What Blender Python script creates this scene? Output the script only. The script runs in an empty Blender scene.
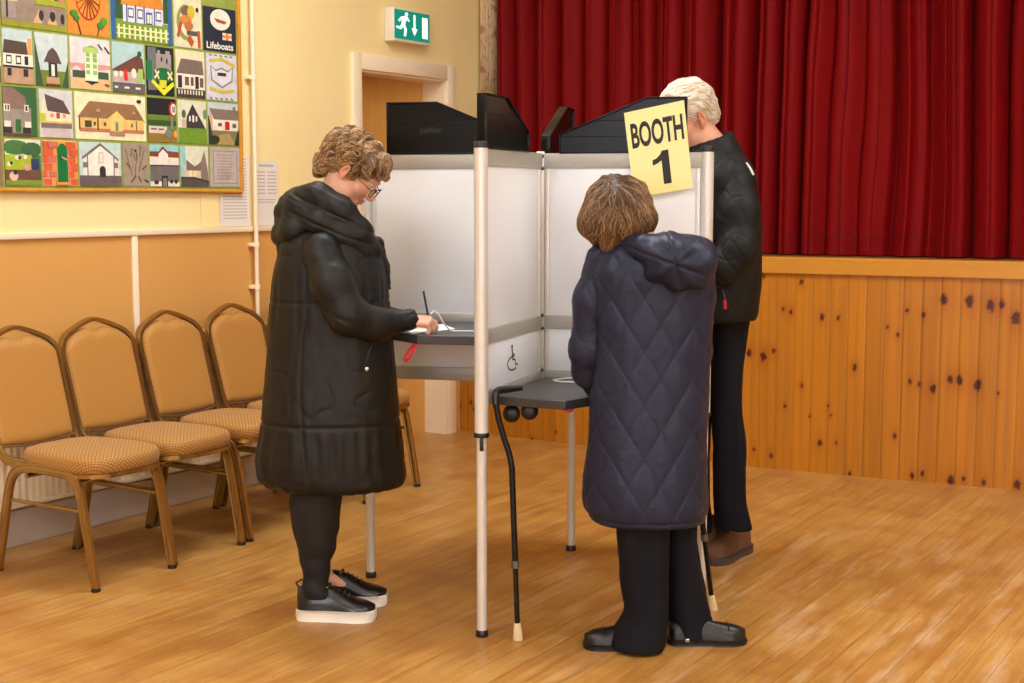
import bpy, bmesh, math, random
import numpy as np
from mathutils import Vector, Matrix
from mathutils.bvhtree import BVHTree
random.seed(7); RNG=np.random.default_rng(11)
SC=bpy.context.scene; COL=SC.collection
V3=lambda *a: np.array(a,dtype=float)

# ------------------------------------------------------------------ camera geometry (measured from the photograph)
FPX=1370.0; TILT=math.atan(146.5/FPX); EYE=1.42
_F=V3(0,math.cos(TILT),-math.sin(TILT)); _U=V3(0,math.sin(TILT),math.cos(TILT)); _C=V3(0,0,EYE)
def ray(px,py): return _F+V3(1,0,0)*(px-512)/FPX-_U*(py-341.5)/FPX
def at(px,py,Y):                      # the point of the hall seen at a pixel, at depth Y
    d=ray(px,py); return _C+d*(Y/d[1])
def on_plane(px,py,p,n):
    d=ray(px,py); return _C+d*(np.dot(p-_C,n)/np.dot(d,n))
def on_z(px,py,z=0.):
    d=ray(px,py); return _C+d*((z-EYE)/d[2])

# ------------------------------------------------------------------ object helpers
def srgb(c):
    return tuple(((x/255)/12.92 if x/255<=0.04045 else ((x/255+0.055)/1.055)**2.4) for x in c)
def tag(o,label=None,cat=None,group=None,kind=None):
    if label: o['label']=label
    if cat: o['category']=cat
    if group: o['group']=group
    if kind: o['kind']=kind
    return o
def empty(name,loc=(0,0,0),rz=0,label=None,cat=None,group=None):
    o=bpy.data.objects.new(name,None); COL.objects.link(o); o.location=loc; o.rotation_euler=(0,0,rz)
    o.empty_display_size=0.1
    return tag(o,label,cat,group)
def link_mesh(name,me,parent=None):
    o=bpy.data.objects.new(name,me); COL.objects.link(o)
    if parent: o.parent=parent
    return o
def copy_tree(o,parent=None):
    c=o.copy(); COL.objects.link(c)
    if parent: c.parent=parent
    for ch in list(o.children): copy_tree(ch,c)
    return c

class MB:
    """collects polygons and links them as one mesh object"""
    def __init__(s): s.v=[]; s.f=[]; s.m=[]; s.uv={}
    def add(s,vs,fs,mi=0):
        b=len(s.v); s.v+= [tuple(map(float,p)) for p in vs]
        for f in fs: s.f.append([b+i for i in f]); s.m.append(mi)
        return b
    def box(s,c,size,M=None,mi=0,bev=0.0):
        bm=bmesh.new(); bmesh.ops.create_cube(bm,size=1)
        bmesh.ops.scale(bm,vec=Vector(size),verts=bm.verts)
        if bev>0: bmesh.ops.bevel(bm,geom=list(bm.edges),offset=bev,segments=2,affect='EDGES',profile=.5)
        R=Matrix(M) if M is not None else Matrix.Identity(3)
        vs=[R@v.co+Vector(c) for v in bm.verts]
        bm.verts.index_update(); fs=[[v.index for v in f.verts] for f in bm.faces]
        bm.free(); s.add(vs,fs,mi)
    def prism(s,poly,a,b,fn,mi=0):
        """polygon (2d, counter-clockwise seen from +w) extruded from w=a to w=b; fn(u,v,w)->xyz"""
        n=len(poly); vs=[fn(u,v,a) for u,v in poly]+[fn(u,v,b) for u,v in poly]
        fs=[list(range(n))[::-1],list(range(n,2*n))]+[[i,(i+1)%n,n+(i+1)%n,n+i] for i in range(n)]
        s.add(vs,fs,mi)
    def tube(s,pts,r,n=10,mi=0,caps=True,prof=None,up=None,closed=False):
        """sweep; r number or list; prof optional list of (a,b) factors in the frame (side, normal)"""
        P=[np.array(p,float) for p in pts]; m=len(P)
        rr=[r]*m if np.isscalar(r) else list(r)
        if prof is None: prof=[(math.cos(2*math.pi*i/n),math.sin(2*math.pi*i/n)) for i in range(n)]
        n=len(prof); vs=[]; N=None
        for i in range(m):
            if closed: t=P[(i+1)%m]-P[i-1]
            else: t=P[min(i+1,m-1)]-P[max(i-1,0)]
            t=t/(np.linalg.norm(t)+1e-12)
            if up is not None:
                N=np.array(up,float); N=N-t*np.dot(N,t)
            elif N is None:
                N=np.array((0,0,1.)) if abs(t[2])<.9 else np.array((1.,0,0)); N=N-t*np.dot(N,t)
            else: N=N-t*np.dot(N,t)
            N=N/(np.linalg.norm(N)+1e-12); B=np.cross(t,N)
            for a,b in prof: vs.append(P[i]+rr[i]*(a*N+b*B))
        fs=[]
        for i in range(m if closed else m-1):
            j=(i+1)%m
            for k in range(n): fs.append([i*n+k,i*n+(k+1)%n,j*n+(k+1)%n,j*n+k])
        if caps and not closed: fs.append(list(range(n))[::-1]); fs.append([(m-1)*n+k for k in range(n)])
        s.add(vs,fs,mi)
    def lathe(s,prof,c=(0,0,0),n=20,mi=0,axis=None):
        """prof: (r,z) from the bottom up, around +Z (or axis) at c"""
        c=np.array(c,float)
        if axis is None: X,Y,Z=np.eye(3)
        else:
            Z=np.array(axis,float); Z/=np.linalg.norm(Z); X=np.cross(Z,(0,0,1.) if abs(Z[2])<.9 else (1.,0,0)); X/=np.linalg.norm(X); Y=np.cross(Z,X)
        vs=[c+X*r*math.cos(2*math.pi*k/n)+Y*r*math.sin(2*math.pi*k/n)+Z*z for r,z in prof for k in range(n)]
        m=len(prof); fs=[[i*n+k,i*n+(k+1)%n,(i+1)*n+(k+1)%n,(i+1)*n+k] for i in range(m-1) for k in range(n)]
        fs.append(list(range(n))[::-1]); fs.append([(m-1)*n+k for k in range(n)])
        s.add(vs,fs,mi)
    def build(s,name,mats,parent=None,smooth=40,origin=None,world=False):
        """origin: own origin of a top-level mesh. world=True: vertices are world coords under a parent"""
        vs=np.array(s.v)
        off=V3(0,0,0)
        if origin is not None: off=np.array(origin,float)
        elif world and parent is not None:
            p=parent; 
            while p is not None: off=off+np.array(p.location); p=p.parent
        me=bpy.data.meshes.new(name); me.from_pydata((vs-off).tolist(),[],s.f)
        if not isinstance(mats,(list,tuple)): mats=[mats]
        for m in mats: me.materials.append(m)
        me.polygons.foreach_set('material_index',s.m)
        if smooth:
            me.polygons.foreach_set('use_smooth',[True]*len(me.polygons))
            if smooth<180: me.set_sharp_from_angle(angle=math.radians(smooth))
        me.update()
        o=link_mesh(name,me,parent)
        if origin is not None: o.location=off
        return o
def bez(pts,n=8,closed=False):
    """Catmull-Rom through the points"""
    P=[np.array(p,float) for p in pts]; out=[]; m=len(P)
    for i in range(m if closed else m-1):
        if closed: a,b,c,d=P[i-1],P[i],P[(i+1)%m],P[(i+2)%m]
        else: a,b,c,d=P[max(i-1,0)],P[i],P[i+1],P[min(i+2,m-1)]
        for k in range(n):
            t=k/n; out.append(.5*((2*b)+(-a+c)*t+(2*a-5*b+4*c-d)*t*t+(-a+3*b-3*c+d)*t**3))
    if not closed: out.append(P[-1])
    return out
def text_shape(txt,bold=0.0):
    """flat outline of a text, in a unit box; returns verts (n,2), faces, width/height ratio"""
    cu=bpy.data.curves.new('lettering','FONT'); cu.body=txt; cu.offset=bold; cu.resolution_u=4
    o=bpy.data.objects.new('lettering',cu); COL.objects.link(o)
    dg=bpy.context.evaluated_depsgraph_get(); dg.update()
    me=bpy.data.meshes.new_from_object(o.evaluated_get(dg))
    v=np.array([(p.co.x,p.co.y) for p in me.vertices]); f=[list(p.vertices) for p in me.polygons]
    COL.objects.unlink(o); bpy.data.objects.remove(o); bpy.data.curves.remove(cu); bpy.data.meshes.remove(me)
    lo=v.min(0); sz=v.max(0)-lo
    return (v-lo)/sz,f,sz[0]/sz[1]

# ------------------------------------------------------------------ materials
def newmat(name):
    m=bpy.data.materials.new(name); m.use_nodes=True; nt=m.node_tree; b=nt.nodes['Principled BSDF']; return m,nt,b
def setc(b,col,rough,metal=0,spec=.5):
    b.inputs['Base Color'].default_value=(*col,1); b.inputs['Roughness'].default_value=rough
    b.inputs['Metallic'].default_value=metal; b.inputs['Specular IOR Level'].default_value=spec
def N(nt,t,**k):
    n=nt.nodes.new(t)
    for a,v in k.items():
        if a in n.inputs.keys() if hasattr(n.inputs,'keys') else False: n.inputs[a].default_value=v
        else: setattr(n,a,v)
    return n
def math_n(nt,op,a,b=None,clamp=False):
    n=nt.nodes.new('ShaderNodeMath'); n.operation=op; n.use_clamp=clamp
    for i,x in enumerate((a,b)):
        if x is None: continue
        if hasattr(x,'links'): nt.links.new(x,n.inputs[i])
        else: n.inputs[i].default_value=x
    return n.outputs[0]
def mixc(nt,fac,a,b,mode='MIX'):
    n=nt.nodes.new('ShaderNodeMix'); n.data_type='RGBA'; n.blend_type=mode
    for sock,x in ((n.inputs[0],fac),(n.inputs[6],a),(n.inputs[7],b)):
        if hasattr(x,'links'): nt.links.new(x,sock)
        elif sock==n.inputs[0]: sock.default_value=x
        else: sock.default_value=(*x,1)
    return n.outputs[2]
def noise_n(nt,scale,detail=3,vec=None,rough=.5):
    n=nt.nodes.new('ShaderNodeTexNoise'); n.inputs['Scale'].default_value=scale; n.inputs['Detail'].default_value=detail; n.inputs['Roughness'].default_value=rough
    if vec is not None: nt.links.new(vec,n.inputs['Vector'])
    return n.outputs['Fac']
def coords(nt,kind='Object',scale=(1,1,1),rot=(0,0,0)):
    t=nt.nodes.new('ShaderNodeTexCoord'); m=nt.nodes.new('ShaderNodeMapping'); nt.links.new(t.outputs[kind],m.inputs[0])
    m.inputs['Scale'].default_value=scale; m.inputs['Rotation'].default_value=rot; return m.outputs[0]
def ramp(nt,fac,stops):
    r=nt.nodes.new('ShaderNodeValToRGB'); nt.links.new(fac,r.inputs[0]); e=r.color_ramp.elements
    while len(e)<len(stops): e.new(0.5)
    for i,(p,c) in enumerate(stops): e[i].position=p; e[i].color=(*c,1) if len(c)==3 else c
    return r.outputs[0]
def bump(nt,b,h,strength=.3,dist=.01):
    n=nt.nodes.new('ShaderNodeBump'); n.inputs['Strength'].default_value=strength; n.inputs['Distance'].default_value=dist
    nt.links.new(h,n.inputs['Height']); nt.links.new(n.outputs[0],b.inputs['Normal'])
def mat(name,rgb,rough=.5,metal=0,var=.0,scale=8,bmp=0,bscale=60,spec=.5,kind='Object',vscale=(1,1,1),coat=0,sheen=0):
    m,nt,b=newmat(name); c=srgb(rgb); setc(b,c,rough,metal,spec)
    v=None
    if var or bmp: v=coords(nt,kind,vscale)
    if var:
        f=noise_n(nt,scale,4,v)
        nt.links.new(mixc(nt,f,tuple(x*(1-var) for x in c),tuple(min(1,x*(1+var)) for x in c)),b.inputs['Base Color'])
    if bmp: bump(nt,b,noise_n(nt,bscale,3,v),bmp,.004)
    if coat: b.inputs['Coat Weight'].default_value=coat
    if sheen: b.inputs['Sheen Weight'].default_value=sheen; b.inputs['Sheen Roughness'].default_value=.5
    return m
def emis(name,rgb,strength):
    m,nt,b=newmat(name); setc(b,srgb(rgb),.5); b.inputs['Emission Color'].default_value=(*srgb(rgb),1); b.inputs['Emission Strength'].default_value=strength; return m
def vcol_mat(name,rough=.5,metal=0,spec=.5,bmp=0,bscale=80,attr='Col',sss=0,sheen=0,vscale=(1,1,1),streak=None):
    m,nt,b=newmat(name); setc(b,(.5,.5,.5),rough,metal,spec)
    a=nt.nodes.new('ShaderNodeAttribute'); a.attribute_name=attr
    c=a.outputs['Color']
    if streak:
        f=noise_n(nt,streak[0],3,coords(nt,'Object',vscale)); c=mixc(nt,f,c,streak[1],'MULTIPLY')
    nt.links.new(c,b.inputs['Base Color'])
    if bmp: bump(nt,b,noise_n(nt,bscale,3,coords(nt,'Object',vscale)),bmp,.003)
    if sss: b.inputs['Subsurface Weight'].default_value=sss; b.inputs['Subsurface Radius'].default_value=(.012,.004,.002)
    if sheen: b.inputs['Sheen Weight'].default_value=sheen
    return m

# ------------------------------------------------------------------ implicit surfaces (for bodies, clothes, hair)
def _axis(segs):
    out=[]
    for lo,hi,st in segs:
        n=max(1,int(round((hi-lo)/st))); out.append(np.linspace(lo,hi,n,endpoint=False))
    out.append([segs[-1][1]]); return np.concatenate(out).astype(np.float32)
class Field:
    def __init__(s,ax,ay,az):
        s.a=[_axis(a if isinstance(a[0],(tuple,list)) else [a]) for a in (ax,ay,az)]
        s.V=np.full([len(a) for a in s.a],.25,np.float32)
    def _sl(s,lo,hi):
        sl=[]
        for i in range(3):
            a=s.a[i]; i0=max(0,int(np.searchsorted(a,lo[i]))-1); i1=min(len(a),int(np.searchsorted(a,hi[i]))+2)
            if i1-i0<2: return None
            sl.append(slice(i0,i1))
        return tuple(sl)
    def _g(s,sl): return s.a[0][sl[0]][:,None,None],s.a[1][sl[1]][None,:,None],s.a[2][sl[2]][None,None,:]
    def op(s,fn,lo,hi,k=.01,mode='add'):
        m=k+.02; sl=s._sl(np.array(lo)-m,np.array(hi)+m)
        if sl is None: return
        d=fn(*s._g(sl)).astype(np.float32); V=s.V[sl]
        if mode=='add':
            h=np.maximum(k-np.abs(V-d),0)/k; s.V[sl]=np.minimum(V,d)-h*h*k*.25
        elif mode=='sub':
            d=-d; h=np.maximum(k-np.abs(V-d),0)/k; s.V[sl]=np.maximum(V,d)+h*h*k*.25
        elif mode=='carve': s.V[sl]=V+d
    def rc(s,a,b,ra,rb=None,k=.01,mode='add',flat=None):
        """tapered capsule. flat=(dir,factor): squashed along dir"""
        rb=ra if rb is None else rb; a=np.array(a,float); b=np.array(b,float); ab=b-a; L=max(float(ab@ab),1e-9)
        def fn(X,Y,Z):
            x=X-a[0];y=Y-a[1];z=Z-a[2]
            t=np.clip((x*ab[0]+y*ab[1]+z*ab[2])/L,0,1)
            x=x-t*ab[0];y=y-t*ab[1];z=z-t*ab[2]
            if flat is not None:
                d,fk=flat; q=x*d[0]+y*d[1]+z*d[2]; e=q*(1/fk-1); x=x+e*d[0];y=y+e*d[1];z=z+e*d[2]
            return (np.sqrt(x*x+y*y+z*z)-(ra+(rb-ra)*t))*(1 if flat is None else .8)
        r=max(ra,rb); s.op(fn,np.minimum(a,b)-r,np.maximum(a,b)+r,k,mode)
    def ell(s,c,r,M=None,k=.01,mode='add'):
        """ellipsoid; M rows = its axes"""
        c=np.array(c,float); r=np.array(r,float); M=np.eye(3) if M is None else np.array(M,float)
        def fn(X,Y,Z):
            x=X-c[0];y=Y-c[1];z=Z-c[2]; q0=0;q1=0
            for i in range(3):
                u=(x*M[i][0]+y*M[i][1]+z*M[i][2])/r[i]; q0=q0+u*u; q1=q1+(u/r[i])**2
            q0=np.sqrt(q0); q1=np.sqrt(q1)+1e-6
            return q0*(q0-1)/q1
        R=np.sqrt(((M*r[:,None])**2).sum(0)); s.op(fn,c-R,c+R,k,mode)
    def chain(s,pts,rs,k=.01,mode='add',flat=None):
        for i in range(len(pts)-1): s.rc(pts[i],pts[i+1],rs[i],rs[i+1],k,mode,flat)
    def loft(s,rings,k=.01,rim=.02,mode='add',p=2.3,ang=0):
        """rings: (z,cx,cy,rx,ry) stacked in z, turned by ang about z"""
        R=np.array(sorted(rings)); zz=R[:,0]; ca,sa=math.cos(ang),math.sin(ang)
        lo=np.array([(R[:,1]-np.maximum(R[:,3],R[:,4])).min(),(R[:,2]-np.maximum(R[:,3],R[:,4])).min(),zz[0]]); hi=np.array([(R[:,1]+np.maximum(R[:,3],R[:,4])).max(),(R[:,2]+np.maximum(R[:,3],R[:,4])).max(),zz[-1]])
        def fn(X,Y,Z):
            z=Z; prm=[hermite(z.ravel(),zz,R[:,i])[None,None,:] for i in (1,2,3,4)]
            x=X-prm[0]; y=Y-prm[1]; u=x*ca+y*sa; v=-x*sa+y*ca
            q=((np.abs(u)/prm[2])**p+(np.abs(v)/prm[3])**p)**(1/p)
            d=(q-1)*np.minimum(prm[2],prm[3])
            e=np.maximum(zz[0]-z,z-zz[-1])+0*d
            h=np.maximum(rim-np.abs(d-e),0)/rim
            return np.maximum(d,e)+h*h*rim*.25
        s.op(fn,lo,hi,k,mode)
    def mesh(s,smooth=1):
        V=s.V; V[0]=V[-1]=.1; V[:,0]=V[:,-1]=.1; V[:,:,0]=V[:,:,-1]=.1
        n=V.shape; cn=[x-1 for x in n]; P=[];C=[];Q=[]
        for a in range(3):
            b,c=(a+1)%3,(a+2)%3
            s0=[slice(None)]*3; s1=[slice(None)]*3; s0[a]=slice(0,-1); s1[a]=slice(1,None)
            A=V[tuple(s0)];B=V[tuple(s1)]; idx=np.argwhere((A<0)!=(B<0))
            va=A[tuple(idx.T)];vb=B[tuple(idx.T)]; t=va/(va-vb)
            pos=np.stack([s.a[i][idx[:,i]] for i in range(3)],1).astype(float)
            pos[:,a]+=t*(s.a[a][idx[:,a]+1]-s.a[a][idx[:,a]])
            ids=[]
            for db,dc in ((0,0),(-1,0),(-1,-1),(0,-1)):
                q=idx.copy(); q[:,b]+=db; q[:,c]+=dc; ids.append((q[:,0]*cn[1]+q[:,1])*cn[2]+q[:,2])
            ids=np.stack(ids,1)
            for j in range(4): P.append(pos); C.append(ids[:,j])
            Q.append(np.where((va<0)[:,None],ids,ids[:,::-1]))
        P=np.concatenate(P);C=np.concatenate(C);Q=np.concatenate(Q)
        u,inv=np.unique(C,return_inverse=True); cnt=np.bincount(inv)
        verts=np.stack([np.bincount(inv,P[:,i])/cnt for i in range(3)],1); faces=np.searchsorted(u,Q)
        for _ in range(smooth): verts=lap(verts,faces,.5)
        return verts,faces
def hermite(x,xs,ys):
    m=np.gradient(ys,xs) if len(xs)>2 else np.full(len(xs),(ys[-1]-ys[0])/(xs[-1]-xs[0]))
    x=np.clip(x,xs[0],xs[-1]); i=np.clip(np.searchsorted(xs,x)-1,0,len(xs)-2); h=xs[i+1]-xs[i]; t=(x-xs[i])/h
    return (2*t**3-3*t*t+1)*ys[i]+(t**3-2*t*t+t)*h*m[i]+(-2*t**3+3*t*t)*ys[i+1]+(t**3-t*t)*h*m[i+1]
def lap(v,f,w):
    n=len(v); acc=np.zeros_like(v); c=np.zeros(n)
    for j in range(4):
        a=f[:,j]; b=f[:,(j+1)%4]
        for i in range(3): acc[:,i]+=np.bincount(a,v[b,i],n)+np.bincount(b,v[a,i],n)
        c+=np.bincount(a,minlength=n)+np.bincount(b,minlength=n)
    return v*(1-w)+w*acc/np.maximum(c,1)[:,None]
def vnormals(v,f):
    n=np.cross(v[f[:,2]]-v[f[:,0]],v[f[:,3]]-v[f[:,1]]); N_=np.zeros_like(v)
    for j in range(4):
        for i in range(3): N_[:,i]+=np.bincount(f[:,j],n[:,i],len(v))
    return N_/(np.linalg.norm(N_,axis=1)[:,None]+1e-12)
_L=np.random.default_rng(5).random((64,64,64)).astype(np.float32)
def vn(p):
    """value noise -1..1 of points (n,3)"""
    i=np.floor(p).astype(int); f=p-i; f=f*f*(3-2*f); r=0
    for a in (0,1):
        for b in (0,1):
            for c in (0,1):
                w=(f[:,0] if a else 1-f[:,0])*(f[:,1] if b else 1-f[:,1])*(f[:,2] if c else 1-f[:,2])
                r=r+w*_L[(i[:,0]+a)%64,(i[:,1]+b)%64,(i[:,2]+c)%64]
    return r*2-1
def np_obj(name,v,f,mats,parent=None,col=None,smooth=True,attrs=None):
    off=V3(0,0,0); p=parent
    while p is not None: off=off+np.array(p.location); p=p.parent
    v=v-off; me=bpy.data.meshes.new(name); k=f.shape[1]
    me.vertices.add(len(v)); me.vertices.foreach_set('co',v.astype(np.float32).ravel())
    me.loops.add(len(f)*k); me.loops.foreach_set('vertex_index',f.astype(np.int32).ravel())
    me.polygons.add(len(f)); me.polygons.foreach_set('loop_start',np.arange(0,len(f)*k,k,dtype=np.int32))
    me.polygons.foreach_set('use_smooth',[smooth]*len(f))
    if not isinstance(mats,(list,tuple)): mats=[mats]
    for m in mats: me.materials.append(m)
    if col is not None:
        a=me.attributes.new('Col','FLOAT_COLOR','POINT'); c=np.ones((len(v),4),np.float32); c[:,:3]=col; a.data.foreach_set('color',c.ravel())
    me.update(); me.validate(); return link_mesh(name,me,parent)
def nrm(v): v=np.array(v,float); return v/np.linalg.norm(v)
# ================================================================== THE HALL
UW=V3(.5292,.8485,0); NW=V3(.8485,-.5292,0); WP=V3(-2.058,5.41,0)      # left wall: direction, normal into the room, foot point
def wall(s,z,d=0.): return WP+UW*s+NW*d+V3(0,0,z)
def wall_px(px,py,d=0.):
    p=on_plane(px,py,WP+NW*d,NW); return float((p-WP)@UW),float(p[2])
MW=np.array([UW,[0,0,1],NW]).T          # box axes: along wall, up, out of the wall  (u x z = n)
if np.linalg.det(MW)<0: MW=np.array([UW,[0,0,1],NW]).T
def wbox(mb,s0,s1,z0,z1,d0,d1,mi=0,bev=0):
    mb.box(wall((s0+s1)/2,(z0+z1)/2,(d0+d1)/2),(s1-s0,z1-z0,d1-d0),MW.tolist(),mi,bev)
CEIL=3.7
m_cream=mat('cream wall paint',(246,224,162),.7,var=.04,scale=1.5,bmp=.06,bscale=45)
m_ochre=mat('ochre dado paint',(214,158,84),.65,var=.05,scale=1.6,bmp=.05,bscale=45)
m_trim=mat('ivory gloss paint',(246,228,196),.35)
m_skirt=mat('pale lilac grey skirting paint',(205,192,180),.5,var=.04)
m_ceil=mat('white ceiling paint',(240,236,226),.8)

def floor_mat():
    m,nt,b=newmat('varnished narrow pine floorboards'); setc(b,(.5,.3,.1),.32,0,.35)
    ang=math.atan2(UW[1],UW[0])
    v=coords(nt,'Object',(1,1,1),(0,0,-ang))
    br=nt.nodes.new('ShaderNodeTexBrick'); nt.links.new(v,br.inputs['Vector'])
    br.offset=.37; br.offset_frequency=2; br.inputs['Scale'].default_value=1; br.inputs['Brick Width'].default_value=2.3; br.inputs['Row Height'].default_value=.088
    br.inputs['Mortar Size'].default_value=.0013; br.inputs['Mortar Smooth'].default_value=.3; br.inputs['Bias'].default_value=0
    br.inputs['Color1'].default_value=(.0,.0,.0,1); br.inputs['Color2'].default_value=(1,1,1,1); br.inputs['Mortar'].default_value=(.5,.5,.5,1)
    vs=coords(nt,'Object',(1,1,1),(0,0,-ang)); mp=nt.nodes.new('ShaderNodeMapping'); nt.links.new(vs,mp.inputs[0]); mp.inputs['Scale'].default_value=(1.6,26,1)
    grain=noise_n(nt,1.6,6,mp.outputs[0],.6)
    big=noise_n(nt,1.1,3,v); mid=noise_n(nt,5,4,v)
    base=mixc(nt,br.outputs['Color'],srgb((176,124,58)),srgb((200,150,76)))
    g=ramp(nt,grain,[(.3,srgb((126,80,34))),(.52,srgb((188,136,66))),(.75,srgb((216,172,102)))])
    c=mixc(nt,.5,base,g)
    c=mixc(nt,math_n(nt,'MULTIPLY',ramp(nt,mid,[(.42,(0,0,0)),(.7,(1,1,1))]),.55),c,srgb((158,92,38)))
    # worn pale traffic scuffs along the boards
    m2=nt.nodes.new('ShaderNodeMapping'); nt.links.new(vs,m2.inputs[0]); m2.inputs['Scale'].default_value=(.8,5,1)
    sc=noise_n(nt,2.2,5,m2.outputs[0],.65)
    # worn zone in front of the booth
    geo=nt.nodes.new('ShaderNodeNewGeometry'); sp=nt.nodes.new('ShaderNodeSeparateXYZ'); nt.links.new(geo.outputs['Position'],sp.inputs[0])
    dx=math_n(nt,'SUBTRACT',sp.outputs[0],1.15); dy=math_n(nt,'SUBTRACT',sp.outputs[1],4.5)
    d2=math_n(nt,'ADD',math_n(nt,'MULTIPLY',dx,dx),math_n(nt,'MULTIPLY',math_n(nt,'MULTIPLY',dy,dy),.8))
    zone=math_n(nt,'SUBTRACT',1.0,math_n(nt,'MULTIPLY',d2,.55),True)
    w=math_n(nt,'MULTIPLY',ramp(nt,sc,[(.5,(0,0,0)),(.72,(1,1,1))]),math_n(nt,'ADD',math_n(nt,'MULTIPLY',zone,.6),.14),True)
    c=mixc(nt,w,c,srgb((224,190,150)))
    # dark nicks
    m3=nt.nodes.new('ShaderNodeMapping'); nt.links.new(vs,m3.inputs[0]); m3.inputs['Scale'].default_value=(3,9,1)
    vo=nt.nodes.new('ShaderNodeTexVoronoi'); nt.links.new(m3.outputs[0],vo.inputs['Vector']); vo.inputs['Scale'].default_value=1.8
    c=mixc(nt,math_n(nt,'LESS_THAN',vo.outputs['Distance'],.035),c,srgb((120,66,24)))
    c=mixc(nt,math_n(nt,'MULTIPLY',br.outputs['Fac'],.65),c,srgb((100,55,20)))
    nt.links.new(c,b.inputs['Base Color'])
    nt.links.new(math_n(nt,'ADD',math_n(nt,'MULTIPLY',grain,.25),.24),b.inputs['Roughness'])
    bump(nt,b,math_n(nt,'SUBTRACT',math_n(nt,'MULTIPLY',grain,.3),br.outputs['Fac']),.25,.002)
    return m
fl=MB(); fl.add([(-7,-2.6,0),(8,-2.6,0),(8,9.5,0),(-7,9.5,0)],[[0,1,2,3]])
tag(fl.build('floor',floor_mat(),smooth=0),kind='structure')

# left wall, with the door opening
S_OPEN0,S_OPEN1,Z_OPEN=2.35,3.15,2.085; SMIN,SMAX=-9.2,4.6; DADO=1.256
w=MB()
for (s0,s1,z0,z1,mi) in ((SMIN,S_OPEN0,DADO,CEIL,0),(S_OPEN0,S_OPEN1,Z_OPEN,CEIL,0),(S_OPEN1,SMAX,DADO,CEIL,0),(SMIN,S_OPEN0,0,DADO,1),(S_OPEN1,SMAX,0,DADO,1)):
    wbox(w,s0,s1,z0,z1,-.2,0,mi)
tag(w.build('wall_left',[m_cream,m_ochre],smooth=0),kind='structure')
w=MB(); wbox(w,SMIN,S_OPEN0-.075,1.243,1.269,0,.016,0,.003); tag(w.build('trim_1',m_trim),kind='structure')         # dado rail
for i,s in enumerate((.743,-.75,-2.2)):
    w=MB(); wbox(w,s-.016,s+.016,.15,1.243,0,.01,0,.002); tag(w.build('trim_%d'%(i+2),m_trim),kind='structure')
w=MB(); wbox(w,SMIN,S_OPEN0-.075,0,.147,0,.02,0,.004); tag(w.build('baseboard_left',m_skirt),kind='structure')
# door
m_door=mat('honey veneer door',(214,158,78),.38,var=.14,scale=2.2,vscale=(6,6,.6),coat=.2)
r=MB(); wbox(r,S_OPEN0-.002,S_OPEN1+.02,.0,Z_OPEN+.02,-.19,-.15)
dr=r.build('door_1',m_door,smooth=0); tag(dr,kind='structure')
r=MB(); r.tube([wall(S_OPEN0+.09,1.02,-.15),wall(S_OPEN0+.09,1.02,-.11)],.009); r.tube([wall(S_OPEN0+.09,1.02,-.11),wall(S_OPEN0+.2,1.02,-.11)],.009)
r.build('door_handle',mat('worn brass',(150,120,70),.3,1),dr,world=True)
f=MB()
for s0,s1,z0,z1 in ((S_OPEN0-.075,S_OPEN0,0,Z_OPEN+.085),(S_OPEN1,S_OPEN1+.075,0,Z_OPEN+.085),(S_OPEN0,S_OPEN1,Z_OPEN,Z_OPEN+.085)):
    wbox(f,s0,s1,z0,z1,0,.022,0,.004)
for s0,s1,z0,z1 in ((S_OPEN0,S_OPEN0+.012,0,Z_OPEN),(S_OPEN1-.012,S_OPEN1,0,Z_OPEN),(S_OPEN0,S_OPEN1,Z_OPEN-.012,Z_OPEN)):
    wbox(f,s0,s1,z0,z1,-.155,.001)
tag(f.build('trim_5',m_trim),kind='structure')

# ---------------------------------------------------------------- stage
SG=[V3(-.34,8.22,0),V3(1.30,7.06,0),V3(2.62,6.42,0),V3(5.4,5.1,0)]; STZ=1.105
def poly_len(P): return np.concatenate([[0],np.cumsum([np.linalg.norm(P[i+1]-P[i]) for i in range(len(P)-1)])])
def smooth_line(P,n):
    L=poly_len(P); s=np.linspace(0,L[-1],n); X=np.interp(s,L,[p[0] for p in P]); Y=np.interp(s,L,[p[1] for p in P]); return s,X,Y
Ls=poly_len(SG); ns=int(Ls[-1]/.006); ss,sx,sy=smooth_line(SG,ns); zs=np.linspace(0,STZ-.07,130)
tx=np.gradient(sx,ss); ty=np.gradient(sy,ss); nx,ny=ty,-tx     # outward (towards the hall)
BW=.0905
bi=np.floor(ss/BW); fr=ss/BW-bi; groove=np.maximum(0,1-np.minimum(fr,1-fr)*BW/.004)
bead=np.maximum(0,1-np.abs(fr-.5)*BW/.0025)*.35
off=-.004*np.maximum(groove,bead)
GX=(sx+nx*off)[:,None]+0*zs; GY=(sy+ny*off)[:,None]+0*zs; GZ=zs[None,:]+0*ss[:,None]
bt=np.random.default_rng(3).random(400)
tone=bt[bi.astype(int)%400][:,None]
pts=np.stack([GX,GY,GZ],-1).reshape(-1,3)
S_=np.repeat(ss,len(zs)); Z_=np.tile(zs,len(ss))
g1=vn(np.stack([S_*55+np.repeat(bi,len(zs))*7.3,Z_*1.6+np.repeat(bi,len(zs))*3.1,0*S_],1)); g2=vn(np.stack([S_*160,Z_*3,0*S_+4],1))
base=np.array(srgb((184,116,30)))[None]*(1+.16*(np.repeat(tone[:,0],len(zs))-.5))[:,None]; base=base*(1+.13*g1+.06*g2)[:,None]
base[:,2]*=(1-.2*(g1>0.2))
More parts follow.
